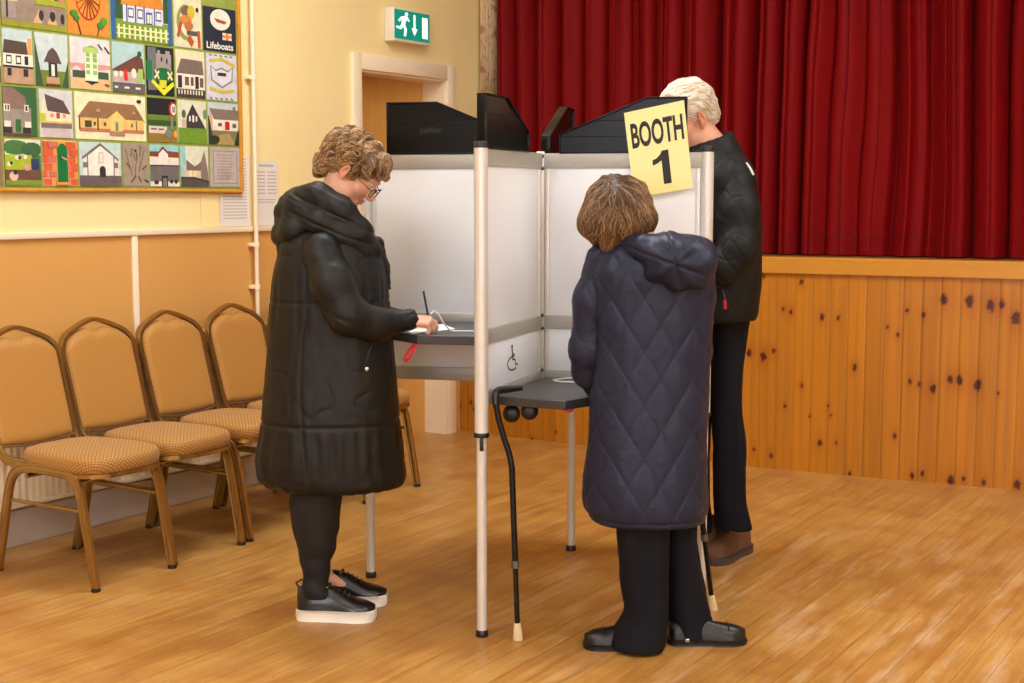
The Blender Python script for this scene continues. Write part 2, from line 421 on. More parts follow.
knots=[(150,103,1),(105,168,.8),(125,175,1),(200,188,1.1),(240,190,.7),(58,88,.8),(22,275,1.2),(57,285,1.5),(82,270,.9),(280,312,1.1),(150,355,.8),(215,405,.6),(110,405,.7),(195,495,1.1),(235,495,.6),(75,525,.9),(360,213,.7),(385,232,.7),(448,183,1),(408,172,.7),(498,145,1.7),(560,148,1.9),(612,160,1.8),(638,158,1.4),(673,190,2),(415,345,.8),(437,352,.9),(470,362,1.4),(512,340,1.3),(535,342,1.5),(580,355,1.8),(378,478,.9),(420,575,1),(445,570,.9),(515,588,1.6),(545,583,.8),(595,592,1),(677,597,1.4),(268,570,.7),(630,375,.6),(34,512,.7),(170,430,.5),(222,428,.5)]
KP=[(740+a/2.44,240+b/2.44,c) for a,b,c in knots]+[(460,406,1),(471,402,.8),(474,409,.7),(532,440,.9),(556,432,.7),(700,300,1)]
for kx,ky,kr in KP:
    best=None
    for i in range(3):
        a,b=SG[i],SG[i+1]; t=nrm(b-a); n=V3(t[1],-t[0],0); p=on_plane(kx,ky,a,n); q=float((p-a)@t)
        if -.02<=q<=np.linalg.norm(b-a)+.02: best=(Ls[i]+q,p[2])
    if best is None: continue
    rr=.0100*kr*(1+.0); dx=(S_-best[0]); dz=(Z_-best[1]); d=np.sqrt((dx/rr)**2+(dz/(rr*1.5))**2)
    d2=np.sqrt((dx/(rr*2.2))**2+(dz/(rr*4.5))**2)
    d=d+.35*vn(np.stack([S_*110,Z_*90,0*S_+7],1)); a=np.clip((1.25-d)*2.2,0,1)[:,None]; h=(np.exp(-d2**2)*.45)[:,None]
    base=base*(1-h)+np.array(srgb((150,66,14)))*h
    base=base*(1-a)+np.array(srgb((70,24,8)))*a
base*=(1-.45*np.repeat(np.maximum(groove,bead*.8),len(zs)))[:,None]      # darker colour in the joints and bead lines
nz=len(zs); I=(np.arange(ns-1)[:,None]*nz+np.arange(nz-1)[None]).ravel()
m_pine=vcol_mat('varnished knotty pine boarding',.34,bmp=.03,bscale=120)
o=np_obj('wall_stage_front',pts,np.stack([I,I+nz,I+nz+1,I+1],1),m_pine,col=np.clip(base,0,1)); tag(o,kind='structure')
m_pine2=mat('pine nosing board',(200,136,46),.32,var=.12,scale=3,vscale=(2,2,14))
t=MB(); P0_=[]
def offs(P,d):
    out=[]
    for i,p in enumerate(P):
        tt=nrm((P[min(i+1,len(P)-1)]-P[max(i-1,0)])); out.append(p+V3(tt[1],-tt[0],0)*d)
    return out
A=offs(SG,.022); B=offs(SG,-.09)
n=len(SG); vs=[]; 
for q,z in ((A,STZ-.082),(A,STZ-.006),(offs(SG,.017),STZ),(B,STZ),(B,STZ-.082)): vs+=[p+V3(0,0,z) for p in q]
fs=[[k*n+i,k*n+i+1,(k+1)*n+i+1,(k+1)*n+i] for k in range(4) for i in range(n-1)]+[[4*n+i,4*n+i+1,i+1,i] for i in range(n-1)]
t.add(vs,fs); tag(t.build('trim_6',m_pine2,smooth=30),kind='structure')
t=MB(); BK=offs(SG,-2.6); vs=[p+V3(0,0,STZ-.004) for p in offs(SG,-.02)]+[p+V3(0,0,STZ-.004) for p in BK]
t.add(vs,[[i,i+1,n+i+1,n+i] for i in range(n-1)]); tag(t.build('stage_deck',mat('dark stage boards',(120,78,44),.5,var=.15,scale=4),smooth=0),kind='structure')

# curtain
def curtain():
    K=[V3(-.125,8.49,0),V3(1.50,7.33,0),V3(2.76,6.72,0),V3(5.5,5.42,0)]
    L=poly_len(K); n=1500; s,X,Y=smooth_line(K,n); 
    w=60; ker=np.hanning(2*w+1); ker/=ker.sum(); X=np.convolve(np.pad(X,w,'edge'),ker,'valid'); Y=np.convolve(np.pad(Y,w,'edge'),ker,'valid')
    tx=np.gradient(X,s); ty=np.gradient(Y,s); q=np.hypot(tx,ty); tx/=q; ty/=q
    zz=np.concatenate([[STZ+.002,STZ+.004],np.linspace(STZ+.02,3.35,56)])
    S=s[:,None]+0*zz; Z=zz[None]+0*S
    def n1(a,k): return vn(np.stack([a.ravel(),0*a.ravel()+k*3.7,0*a.ravel()+k],1)).reshape(a.shape)
    Sw=S+.03*n1(Z*.9+S*1.3,1)+.012*n1(Z*2.2+S*5,2)
    ph=2*math.pi*(Sw/.172+.42*n1(Sw*2.3,3))
    amp=.064*(.75+.5*n1(Sw*3.1,4))*(1+.25*(Z-STZ)/2)
    d=amp*(np.sin(ph)+.42*np.sin(2*ph+1.3+2*n1(Sw*2.6,6))+.12*np.sin(3.1*ph))+.010*n1(Sw*28+Z*.8,5)*(1)
    d+=.004*n1(Sw*60,7)
    lat=.026*np.sin(2*ph)*(.5+.5*n1(Sw*4,8))
    PX=X[:,None]+ty[:,None]*d+tx[:,None]*lat; PY=Y[:,None]-tx[:,None]*d+ty[:,None]*lat
    pz=Z+0; hem=(np.abs(Z-(STZ+.085))<.02)
    v=np.stack([PX,PY,pz],-1).reshape(-1,3); nz=len(zz)
    I=(np.arange(n-1)[:,None]*nz+np.arange(nz-1)[None]).ravel(); f=np.stack([I,I+nz,I+nz+1,I+1],1)
    m,nt,b=newmat('deep red velour'); setc(b,srgb((150,10,16)),.62)
    c=coords(nt,'Object',(1,1,1)); nz1=noise_n(nt,260,2,c); nz2=noise_n(nt,6,3,coords(nt,'Object',(4,4,.5)))
    col=mixc(nt,nz1,srgb((108,2,6)),srgb((142,8,11))); col=mixc(nt,math_n(nt,'MULTIPLY',nz2,.3),col,srgb((78,2,6)))
    nt.links.new(col,b.inputs['Base Color']); b.inputs['Specular IOR Level'].default_value=.12; b.inputs['Sheen Weight'].default_value=.04; b.inputs['Sheen Roughness'].default_value=.35
    b.inputs['Sheen Tint'].default_value=(*srgb((230,140,90)),1)
    e=empty('stage_curtain',tuple(K[1]+V3(0,0,STZ)),0,'long dark red pleated velvet curtain hanging closed across the stage front','curtain')
    np_obj('curtain_cloth',v,f,m,e)
    h=MB(); k0=slice(0,n,3)
    pp=[(v.reshape(n,nz,3)[i,2]+V3(ty[i],-tx[i],0)*.0025) for i in range(0,n,3)]
    top=[p+V3(0,0,.07) for p in pp]
    h.tube([q+V3(0,0,.075) for q in pp],.0016,4)
    h.build('hem_stitching',mat('dark red thread',(96,8,12),.8),e,world=True)
    t=MB(); t.tube([V3(x,y,3.36) for x,y in zip(X[::50],Y[::50])],.02,8); t.build('curtain_rail',mat('dark rail',(50,45,40),.5),e,world=True)
curtain()
# far shell of the hall (behind and beside the camera), ceiling, and the wall behind the curtain
w=MB(); A=wall(SMAX,0); 
w.add([A,A+V3(6.6,-4.1,0),A+V3(6.6,-4.1,CEIL),A+V3(0,0,CEIL)],[[0,1,2,3]]); tag(w.build('wall_stage_back',mat('dark backstage paint',(90,70,60),.8),smooth=0),kind='structure')
w=MB(); w.box((5.3,2.2,CEIL/2),(.1,9.6,CEIL)); tag(w.build('wall_right',[m_cream],smooth=0),kind='structure')
w=MB(); w.box((-1,-2.5,CEIL/2),(13.5,.1,CEIL)); tag(w.build('wall_back',[m_cream],smooth=0),kind='structure')
w=MB(); w.box((0,3.2,CEIL+.05),(15,13,.1)); tag(w.build('ceiling',m_ceil,smooth=0),kind='structure')
# proscenium header above the curtain
t=MB(); HP=offs(SG,-.12); H2=offs(SG,-.24)
vs=[p+V3(0,0,3.05) for p in HP]+[p+V3(0,0,CEIL) for p in HP]+[p+V3(0,0,3.05) for p in H2]
t.add(vs,[[i,i+1,n+i+1,n+i] for i in range(n-1)]+[[2*n+i,2*n+i+1,i+1,i] for i in range(n-1)]); tag(t.build('wall_proscenium',m_cream,smooth=0),kind='structure')
# ================================================================== THINGS ON THE LEFT WALL
def wfn(d0): return lambda u,v,w: wall(u,v,d0+w)
# pipe
p=MB(); s=1.496
p.tube([wall(s,z,.03) for z in (.70,1.2,1.30,2.0,CEIL)],.0105,12)
pp=empty('water_pipe',tuple(wall(s,.70,.03)),0,'thin cream painted pipe running up the wall between the two notices','pipe')
p.build('pipe_run',m_trim,pp,world=True)
for z in (.975,1.18,1.98):
    c=MB(); c.tube([wall(s,z-.012,.03),wall(s,z+.012,.03)],.015,12); c.box(wall(s-.005,z,.014),(.05,.018,.028),MW.tolist(),0,.003); c.build('pipe_clip',m_trim,pp,world=True)
# notices
m_paper=mat('printed white paper',(232,222,212),.8); m_ink=mat('grey print',(186,176,166),.8); m_pcream=mat('cream mounting card',(250,226,160),.8)
def notice(name,label,s0,s1,z0,z1,lines,d=.003,m=None,cols=1):
    mb=MB(); mb.prism([(s0,z0),(s1,z0),(s1,z1),(s0,z1)],0,.0012,wfn(d))
    for (a,b,z,h) in lines: 
        x0=s0+(s1-s0)*a; x1=s0+(s1-s0)*b; zc=z0+(z1-z0)*z; mb.prism([(x0,zc-h),(x1,zc-h),(x1,zc+h),(x0,zc+h)],.0012,.0016,wfn(d),1)
    o=mb.build(name,[m or m_paper,m_ink],smooth=0,origin=tuple(wall((s0+s1)/2,z0,d))); tag(o,label,'notice'); return o
L1=[(.1,.9,.97-.045*i,.0022) for i in range(20)]
notice('paper_notice','white printed paper notice left of the pipe, partly behind the quilt edge',1.28,1.482,1.272,1.60,L1)
L2=[(.2,.8,.93,.005)]+[(.08,.45,.83-.055*i,.0028) for i in range(7)]+[(.55,.92,.83-.055*i,.0028) for i in range(7)]+[(.08,.9,.4,.0025),(.08,.8,.36,.0025)]
notice('paper_notice','white printed list in two columns just right of the pipe',1.517,1.69,1.272,1.585,L2)
notice('paper_notice','plain pale yellow card beside the printed list right of the pipe',1.692,1.765,1.272,1.59,[],m=m_pcream)
notice('paper_notice','plain pale yellow card below the quilt, left of the printed notice',1.155,1.272,1.272,1.60,[],m=m_pcream,d=.002)
# exit sign
S0,Z1=wall_px(393.9,6.8,.068); S1,_=wall_px(430.2,25,.068); _,Z0=wall_px(412,43,.068)
ex=empty('exit_sign',tuple(wall((S0+S1)/2,Z0,0)),0,'green and white illuminated emergency exit sign box above the door','sign')
b=MB(); wbox(b,S0,S1,Z0,Z1,.001,.066,0,.006); b.build('sign_housing',mat('white sign housing',(235,228,210),.4),ex,world=True)
def sp_(u,v): return S0+.006+(S1-S0-.012)*u, Z0+.014+(Z1-Z0-.022)*v
m_green=emis('lit green sign face',(0,138,122),.5); m_white=emis('lit white pictogram',(225,240,235),.75)
b=MB(); b.prism([sp_(0,0),sp_(1,0),sp_(1,1),sp_(0,1)],.0,.003,wfn(.065)); fc=b.build('sign_face',m_green,ex,world=True,smooth=0)
b=MB(); 
def pg(pts): b.prism([sp_(*q) for q in pts],.003,.0042,wfn(.065))
pg([(.78,.12),(.94,.12),(.94,.86),(.78,.86)])
pg([(.53,.42),(.585,.42),(.585,.90),(.53,.90)]); pg([(.47,.42),(.557,.16),(.645,.42)])
hd=[(.33+.045*math.cos(a),.87+.075*math.sin(a)) for a in np.linspace(0,2*math.pi,12,endpoint=False)]; pg(hd)
pg([(.19,.50),(.27,.47),(.35,.74),(.30,.82),(.20,.76)][::1]); pg([(.09,.62),(.13,.58),(.21,.70),(.24,.79),(.17,.76)]); pg([(.30,.80),(.33,.70),(.40,.62),(.42,.66),(.36,.78)])
pg([(.19,.52),(.26,.47),(.17,.32),(.04,.36),(.04,.43),(.14,.42)]); pg([(.22,.50),(.29,.50),(.34,.34),(.31,.10),(.25,.11),(.27,.32)])
b.build('pictogram',m_white,fc,world=True,smooth=0)
# floral strip
fs0,fs1=3.485,3.655
m,nt,bb=newmat('faded floral cotton'); setc(bb,srgb((224,190,130)),.8)
cv=coords(nt,'Object',(1,1,1)); vo=nt.nodes.new('ShaderNodeTexVoronoi'); nt.links.new(cv,vo.inputs['Vector']); vo.inputs['Scale'].default_value=9
col=mixc(nt,ramp(nt,vo.outputs['Distance'],[(.18,(1,1,1)),(.3,(0,0,0))]),srgb((222,192,148)),srgb((184,112,108)))
wv=nt.nodes.new('ShaderNodeTexWave'); nt.links.new(cv,wv.inputs['Vector']); wv.inputs['Scale'].default_value=5; wv.inputs['Distortion'].default_value=14; wv.inputs['Detail Scale'].default_value=2
col=mixc(nt,ramp(nt,wv.outputs['Fac'],[(.86,(0,0,0)),(.95,(.6,.6,.6))]),col,srgb((150,134,80))); nt.links.new(col,bb.inputs['Base Color'])
fh=empty('floral_curtain',tuple(wall((fs0+fs1)/2,2.0,.02)),0,'narrow faded floral curtain with a gold fringe hanging left of the red curtain','curtain')
c=MB(); n=24; vs=[];
for i in range(n+1):
    s=fs0+(fs1-fs0)*i/n; d=.028+.010*math.sin(i*1.35)
    for z in (2.03,2.6,3.4): vs.append(wall(s,z,d))
c.add(vs,[[i*3+k,(i+1)*3+k,(i+1)*3+k+1,i*3+k+1] for i in range(n) for k in range(2)])
o=c.build('floral_cloth',m,fh,world=True); sm=o.modifiers.new('thickness','SOLIDIFY'); sm.thickness=.003
c=MB()
for i in range(30):
    s=fs0+(fs1-fs0)*(i+.5)/30; d=.028+.010*math.sin(i*.8*1.35); c.tube([wall(s,2.04,d),wall(s+.001,1.985,d+.003*(i%3-1))],.0042,5)
c.build('fringe',mat('gold fringe',(196,140,50),.6),fh,world=True)

# ---------------------------------------------------------------- patchwork quilt
QM={}
def qm(rgb):
    k=tuple(int(x) for x in rgb)
    if k not in QM: QM[k]=mat('appliqué cloth %d %d %d'%k,tuple(min(255,x*.97) for x in k),.85,var=.26,scale=34,bmp=.3,bscale=220,vscale=(1,1,1))
    return QM[k]
q0,q1=-.62,1.402; zr=[1.452,1.648,1.854,2.078]     # row lines
qz0,qz1=1.437,2.64
Q=empty('patchwork_quilt',tuple(wall((q0+q1)/2,qz0,.02)),0,'large patchwork quilt of village pictures with a mustard border hanging on the wall','quilt')
b=MB(); b.prism([(q0,qz0),(q1+.02,qz0-.004),(q1+.02,qz1),(q0,qz1)],0,.010,wfn(.006)); b.build('backing',qm((150,160,70)),Q,world=True)
b=MB()
b.tube([wall(q0,qz0+.004,.018),wall(.4,qz0+.001,.020),wall(.9,qz0+.003,.018),wall(q1+.012,qz0-.001,.020)],.0085,8); b.tube([wall(q1+.012,qz0-.001,.018),wall(q1+.010,2.0,.021),wall(q1+.014,qz1,.018)],.0105,8)
b.tube([wall(q0,qz1,.018),wall(q1+.012,qz1,.018)],.0085,8)
b.build('binding',qm((208,142,34)),Q,world=True)
def R(x0,y0,x1,y1): return [(x0,y0),(x1,y0),(x1,y1),(x0,y1)]
def EL(cx,cy,rx,ry,n=14,a0=0,a1=360): return [(cx+rx*math.cos(math.radians(a0+(a1-a0)*i/(n if a1-a0>=360 else n-1))),cy+ry*math.sin(math.radians(a0+(a1-a0)*i/(n if a1-a0>=360 else n-1)))) for i in range(n)]
def LN(x0,y0,x1,y1,w=.02):
    dx,dy=x1-x0,y1-y0; L=math.hypot(dx,dy) or 1; px,py=-dy/L*w/2,dx/L*w/2
    return [(x0-px,y0-py),(x1-px,y1-py),(x1+px,y1+py),(x0+px,y0+py)]
def ccw(p):
    a=sum(p[i][0]*p[(i+1)%len(p)][1]-p[(i+1)%len(p)][0]*p[i][1] for i in range(len(p))); return p if a>0 else p[::-1]
def patch(s0,s1,z0,z1,bg,items,label=None,txt=None,m=.006):
    s0+=m;s1-=m;z0+=m;z1-=m; mb=MB(); mats=[qm(bg)]
    fn=lambda u,v,w: wall(s0+(s1-s0)*u,z0+(z1-z0)*v,.016+w)
    mb.prism(R(0,0,1,1),0,.003,fn,0)
    for i,(poly,c) in enumerate(items):
        mm=qm(c)
        if mm not in mats: mats.append(mm)
        poly=[(min(1,max(0,x)),min(1,max(0,y))) for x,y in poly]
        mb.prism(ccw(poly),.003,.0034+.00022*i,fn,mats.index(mm))
    if txt:
        for (t,x0,y0,x1,y1,c) in txt:
            v,f,_=text_shape(t,.02); mm=qm(c)
            if mm not in mats: mats.append(mm)
            mb.add([fn(x0+(x1-x0)*a,y0+(y1-y0)*bb_,.0034+.00022*(len(items)+2)) for a,bb_ in v],f,mats.index(mm))
    o=mb.build('picture_patch',mats,Q,smooth=0,world=True)
    if label: o['label']=label
SX=lambda px,z=1.8: wall_px(px,195-(z-1.42)*260,0)[0]
GR=(96,130,40); DG=(50,84,40); SKY=(190,208,205); CRM=(238,222,180); WH=(240,230,210); BR=(112,84,66); GY=(140,132,124); DK=(48,42,44); RD=(190,40,30); OR=(232,140,50)
# row 1 (second from the top in the photo's frame is this row; top row only shows its lower edge)
def cols(*px): return [SX(p) for p in px]
c1=cols(0,66,109,172,201,235); z0,z1=zr[3],2.322
patch(q0,-.30,z0,z1,SKY,[(R(0,0,1,.4),GR)])
patch(-.30,c1[0],z0,z1,(170,190,170),[(R(0,0,1,.3),GR)])
patch(c1[0]-.0,c1[1],z0,z1,DG,[(R(0,.0,1,.14),(150,150,40)),(R(0,.10,1,.52),(150,128,112)),([(0,.42),(.26,.42),(.14,.62),(0,.62)],(226,194,140)),(R(.26,.5,.34,.9),GY),(R(0,.14,.22,.42),(158,142,132)),(R(.07,.14,.1,.42),DK),([(.48,.10),(.58,.34),(.62,.10)],(214,170,124)),(EL(.61,.24,.04,.09),DK),([(.70,.10),(.8,.36),(.86,.10)],(214,170,124)),(EL(.79,.24,.045,.09),DK),(EL(.95,.22,.03,.09),DK),(R(.52,.42,1,.52),(160,164,40)),(EL(.68,.64,.13,.10),(206,206,40)),(R(.55,.52,.82,.6),(200,190,90)),(EL(.93,.6,.07,.1),(200,120,110)),(R(.3,.62,.5,1),(40,110,60)),(R(.0,.72,.3,1),BR),(R(.04,.78,.1,.9),DK),(R(.18,.74,.24,.86),DK)],'bridge and cars picture patch')
wheel=[(EL(.5,.68,.31,.42,28),RD),(EL(.5,.68,.285,.385,28),OR)]+[(LN(.5,.68,.5+.29*math.cos(a),.68+.39*math.sin(a),.018),(150,70,20)) for a in np.linspace(0,2*math.pi,18,endpoint=False)]+[(EL(.5,.68,.05,.06),(140,66,20)),(LN(.3,.0,.2,.3,.02),(110,100,30)),(EL(.14,.36,.09,.06),(70,140,40)),(EL(.2,.28,.07,.05),(60,130,40)),(LN(.7,.0,.74,.15,.02),(110,100,30)),(EL(.78,.2,.08,.06),(60,130,40)),(EL(.86,.28,.08,.07),(90,150,40))]
patch(c1[1],c1[2],z0,z1,OR,wheel,'orange wheel picture patch')
cot=[(R(0,0,.075,1),(48,96,150)),(R(.925,0,1,1),(48,96,150)),(R(.075,0,.925,.38),(120,150,40)),(R(.075,.38,.2,1),DG),(R(.85,.4,.925,.9),DG),(R(.19,.34,.83,.68),(212,214,232)),([(.16,.64),(.85,.64),(.80,1),(.2,1)],(218,134,44))]
for x in (.27,.42,.72): cot+=[(R(x,.42,x+.09,.6),(80,84,130)),(R(x+.012,.45,x+.078,.57),WH)]
cot+=[(R(.56,.34,.66,.56),(80,84,130)),(R(.575,.36,.605,.52),WH),(R(.615,.36,.645,.52),WH)]+[(R(.24,.34,.255,.66),(80,84,130)),(R(.38,.34,.395,.66),(80,84,130)),(R(.52,.34,.535,.66),(80,84,130)),(R(.69,.34,.7,.66),(80,84,130))]
cot+=[(R(.08,.2,.92,.225),(245,235,160)),(R(.08,.1,.92,.125),(245,235,160))]+[(R(.1+.085*i,.03,.122+.085*i,.28),(248,242,190)) for i in range(10)]
patch(c1[2],c1[3],z0,z1,(200,206,190),cot,'thatched cottage and fence picture patch')
patch(c1[3],c1[4],z0,z1-.01,(222,216,180),[(EL(.42,.5,.33,.36,20),(150,150,70)),(EL(.5,.52,.30,.30,18),(222,216,180)),(EL(.5,.72,.26,.12),(120,90,70)),(EL(.62,.72,.14,.14),(210,180,50)),(EL(.42,.55,.22,.1),(206,130,60)),(LN(.25,.5,.12,.2,.09),(180,70,30)),(EL(.52,.44,.16,.1),(190,110,60)),(LN(.45,.3,.85,.3,.09),(90,84,70)),(LN(.88,.36,.9,.02,.1),(190,80,40)),(LN(.5,.2,.66,.08,.14),(190,80,40)),(EL(.84,.78,.05,.05),DK)],'fish picture patch')
lb=[(EL(.52,.73,.31,.24,24),WH),([(.32,.76),(.72,.70),(.66,.64),(.42,.66)],(160,80,60)),(R(.58,.28,.86,.44),WH),(R(.68,.28,.76,.44),OR),(R(.58,.33,.86,.39),OR)]
patch(c1[4],c1[5],z0,2.29,(34,38,54),lb,'navy lifeboats patch',[('Lifeboats',.08,.05,.90,.21,(245,240,225))])
# top row, lower ends only reach into the picture at the right
for a,bb_,c in ((q0,-.30,GR),(-.30,c1[0],SKY),(c1[0],c1[2],CRM),(c1[2],c1[3],(170,190,200)),(c1[3],c1[4],(70,70,60)),(c1[4],c1[5],(150,138,128))):
    patch(a,bb_,2.326,2.628,c,[(R(0,0,1,.3),tuple(int(x*.85) for x in c)),([(.2,.3),(.8,.3),(.8,.55),(.5,.8),(.2,.55)],BR),(R(.3,.3,.45,.45),DK)])
# row 2
c2=cols(0,32,67,109,143,172.5,203,235); z0,z1=zr[2],zr[3]
patch(q0,-.30,z0,z1,SKY,[(R(0,0,1,.4),GR),(R(.2,.3,.8,.6),WH)]); patch(-.30,c2[0],z0,z1,WH,[(R(0,0,1,.3),BR)])
patch(c2[0],c2[1],z0,z1,(190,210,206),[([(.0,.55),(.85,.5),(.8,.78),(.05,.8)],(84,66,54)),(R(.84,.4,.98,.86),(220,160,90)),(R(0,.32,1,.55),WH),(R(.1,.36,.28,.52),DK),(R(.13,.39,.25,.49),WH),(R(.42,.36,.6,.52),DK),(R(.45,.39,.57,.49),WH),(R(.72,.36,.84,.52),DK),(R(0,0,1,.29),(190,150,120)),(R(0,.29,1,.33),DK),(R(.12,.14,.26,.28),DK),(R(.66,.14,.82,.28),DK)],'white house picture patch')
patch(c2[1],c2[2],z0,z1,(200,212,208),[(R(0,0,1,.30),(110,130,40)),([(0,0),(.22,0),(.0,.9)],(60,86,50)),([(1,0),(.8,0),(1,.5)],(60,86,50)),(R(.4,.14,.66,.46),DK),(R(.48,.2,.58,.42),WH),([(.26,.46),(.8,.44),(.66,.66),(.53,.74),(.4,.66)],(92,74,70)),(R(.32,.04,.72,.18),(190,150,110)),(R(.3,0,.74,.05),(100,50,30))],'wishing well picture patch')
pb=[(R(0,0,1,.22),(226,184,130)),([(0,.34),(.15,.46),(.3,.36),(1,.42),(1,.5),(.0,.5)],(220,150,140)),(R(.05,.22,.95,.36),(64,84,54)),(R(.36,.16,.68,.74),(244,240,206)),(R(.32,.72,.70,.82),(180,200,110)),([(.38,.82),(.66,.82),(.52,.87)],(150,170,80)),([(.36,.14),(.68,.14),(.68,.17),(.52,.09),(.36,.17)],(44,54,40))]
for x in (.39,.56):
    for y in (.3,.42,.54,.64): pb.append((R(x,y,x+.09,y+.08),(140,190,90)))
pb+=[(LN(.7,.9,.8,.8,.02),DK),(LN(.86,.86,.98,.74,.025),DK),(LN(.85,.12,.95,.1,.04),BR)]
patch(c2[2],c2[3],z0,z1,(222,214,212),pb,'pale green phone box picture patch')
patch(c2[3],c2[4],z0,z1,(176,206,204),[([(0,.3),(0,.45),(.8,.78),(.95,.7),(1,.4),(1,.3)],(112,66,50)),(R(.0,.22,.95,.42),(200,170,150)),(R(.35,.24,.46,.46),(210,40,40)),(EL(.1,.36,.06,.06),WH),(EL(.26,.37,.05,.06),WH),(EL(.66,.4,.08,.1),WH),(R(.8,.22,.94,.5),(160,200,100)),(R(0,0,1,.2),(104,92,92)),(R(.05,.08,.15,.12),WH),(R(.35,.08,.5,.12),WH),(R(.7,.08,.85,.12),WH),(EL(.85,.8,.06,.06),DG)],'road and red door picture patch')
cr=[(R(.05,.1,.35,.98),(112,112,112)),(R(.35,.45,.9,.86),(164,150,142)),(R(.4,.85,.5,.93),(164,150,142)),(R(.7,.85,.85,.93),(164,150,142)),(EL(.55,.75,.03,.05),DK),(EL(.74,.72,.03,.06),DK),(R(0,.3,.2,.7),(20,120,60)),(EL(.6,.42,.35,.16),(20,110,50)),(LN(.28,.35,.44,.5,.05),(240,230,200)),(LN(.3,.52,.44,.34,.05),(240,210,150)),(LN(.75,.5,.92,.34,.05),(240,230,200)),(LN(.76,.35,.92,.5,.05),(240,210,150)),([(.15,.26),(.6,.0),(.98,.22),(.94,.3),(.6,.12),(.2,.32)],(226,226,40)),(R(.45,.16,.7,.32),(214,206,40))]
patch(c2[4],c2[5],z0,z1,(24,26,34),cr,'black crest picture patch')
inn=[([(.02,.5),(.97,.46),(.92,.8),(.18,.82)],(122,104,96)),(R(.04,.2,.96,.5),WH),(R(.06,.2,.2,.46),DK),(R(.3,.26,.44,.44),BR),(R(.5,.26,.6,.44),BR),(R(.66,.2,.78,.46),DK),(R(.82,.24,.94,.44),BR),(R(0,0,1,.18),(70,56,54))]+[(R(.06+.1*i,.07,.1+.1*i,.16),WH) for i in range(9)]
patch(c2[5],c2[6],z0,z1,CRM,inn,'dark roofed house with railing patch')
patch(c2[6],c2[7],z0,z1,(214,210,220),[([(.12,.75),(.15,.42),(.5,.26),(.85,.42),(.88,.75),(.7,.66),(.5,.72),(.3,.66)],(140,140,110)),([(.16,.71),(.19,.45),(.5,.3),(.81,.45),(.84,.71),(.7,.62),(.5,.68),(.3,.62)],(222,218,226)),(R(.36,.53,.64,.6),DK),([(.1,.8),(.5,.86),(.95,.72),(.95,.8),(.5,.93),(.1,.87)],(206,186,60)),([(.1,.28),(.5,.22),(.9,.26),(.9,.2),(.5,.14),(.1,.2)],(206,186,60))]+[(LN(.1+.17*i,.05,.17+.17*i,.02,.025),(80,90,110)) for i in range(5)]+[(LN(.1+.17*i,.97,.17+.17*i,.96,.02),(80,90,110)) for i in range(5)],'white shield badge patch')
# row 3
c3=cols(-2,34.5,70,143,173.5,203.5,235.5); z0,z1=zr[1],zr[2]
patch(q0,-.30,z0,z1,CRM,[(R(0,0,1,.4),GR),([(.1,.4),(.9,.4),(.7,.8),(.3,.8)],BR)]); patch(-.30,c3[0],z0,z1,(30,80,50),[(R(.3,0,1,.6),GY)])
patch(c3[0],c3[1],z0,z1,(52,100,54),[(R(0,.0,.82,.58),(154,142,130)),([(0,.55),(.7,.55),(.66,.8),(.3,.98),(0,.98)],(140,108,96)),(R(.02,.5,.2,.64),WH),(R(.06,.52,.1,.62),DK),(R(.13,.52,.17,.62),DK),(R(.62,.5,.74,.64),WH),(R(.65,.52,.71,.62),DK),(R(.02,.18,.2,.3),WH),(R(.62,.18,.8,.3),WH),(R(.36,.08,.5,.34),(44,110,40)),(R(0,.06,.24,.18),DK),(R(.56,.06,.8,.18),DK),(R(0,0,.84,.06),(90,76,60))],'grey house with ivy patch')
patch(c3[1],c3[2],z0,z1,(206,208,204),[(R(.05,.30,.95,.6),(248,224,190)),([(.05,.6),(.2,.62),(.16,.9),(.05,.7)],(248,224,190)),([(.16,.9),(.24,.55),(.94,.50),(.72,.78)],(92,74,72)),(R(.5,.4,.6,.52),RD),(R(.32,.42,.42,.5),(230,140,120)),(R(.7,.42,.78,.5),(230,140,120)),(R(.0,.34,.18,.5),(190,196,60)),(R(.04,.2,.96,.3),(128,106,104)),(R(.1,.0,.9,.18),(206,186,180)),(R(.02,.3,.98,.34),(220,190,90))],'slate roofed cottage patch')
th=[([(.03,.46),(.2,.82),(.84,.80),(.99,.42)],(150,108,72)),(R(.05,.18,.97,.46),(232,190,110)),(R(.06,.16,.97,.24),(190,120,84)),([(.44,.46),(.58,.64),(.7,.46)],(238,204,110)),(R(.48,.2,.66,.46),(240,206,120)),(R(.54,.18,.6,.42),(190,180,150)),(R(.56,.2,.585,.38),(110,120,60)),(R(.13,.26,.22,.4),(60,70,40)),(R(.25,.3,.28,.38),(80,84,60)),(R(.05,.2,.065,.46),(90,56,36)),(R(.30,.2,.315,.46),(90,56,36)),(R(.39,.3,.42,.38),(110,84,50)),(R(.78,.3,.8,.38),(110,84,50)),(R(.85,.22,.86,.44),(110,84,50)),([(.28,.6),(.31,.68),(.35,.6)],(190,160,130)),([(.8,.6),(.82,.66),(.85,.6)],(200,160,110)),(R(.47,.1,.68,.16),(170,130,110)),(EL(.9,.88,.03,.04),DK)]
patch(c3[2],c3[3],z0,z1,(246,228,184),th,'long thatched house picture patch')
ks=[(R(0,0,1,.3),(146,116,40)),(R(0,.25,1,.62),(104,128,40)),(R(0,.38,1,.5),(50,84,34)),(R(.03,.2,.66,.36),(222,206,190)),(R(.1,.28,.3,.31),DK),(R(.36,.28,.55,.31),DK),(EL(.88,.76,.14,.17,20),RD),(EL(.90,.76,.10,.13,20),WH),(R(.8,.3,.88,.6),GY),(EL(.7,.2,.12,.1),(120,130,120)),(EL(.95,.2,.06,.08),(240,160,60))]
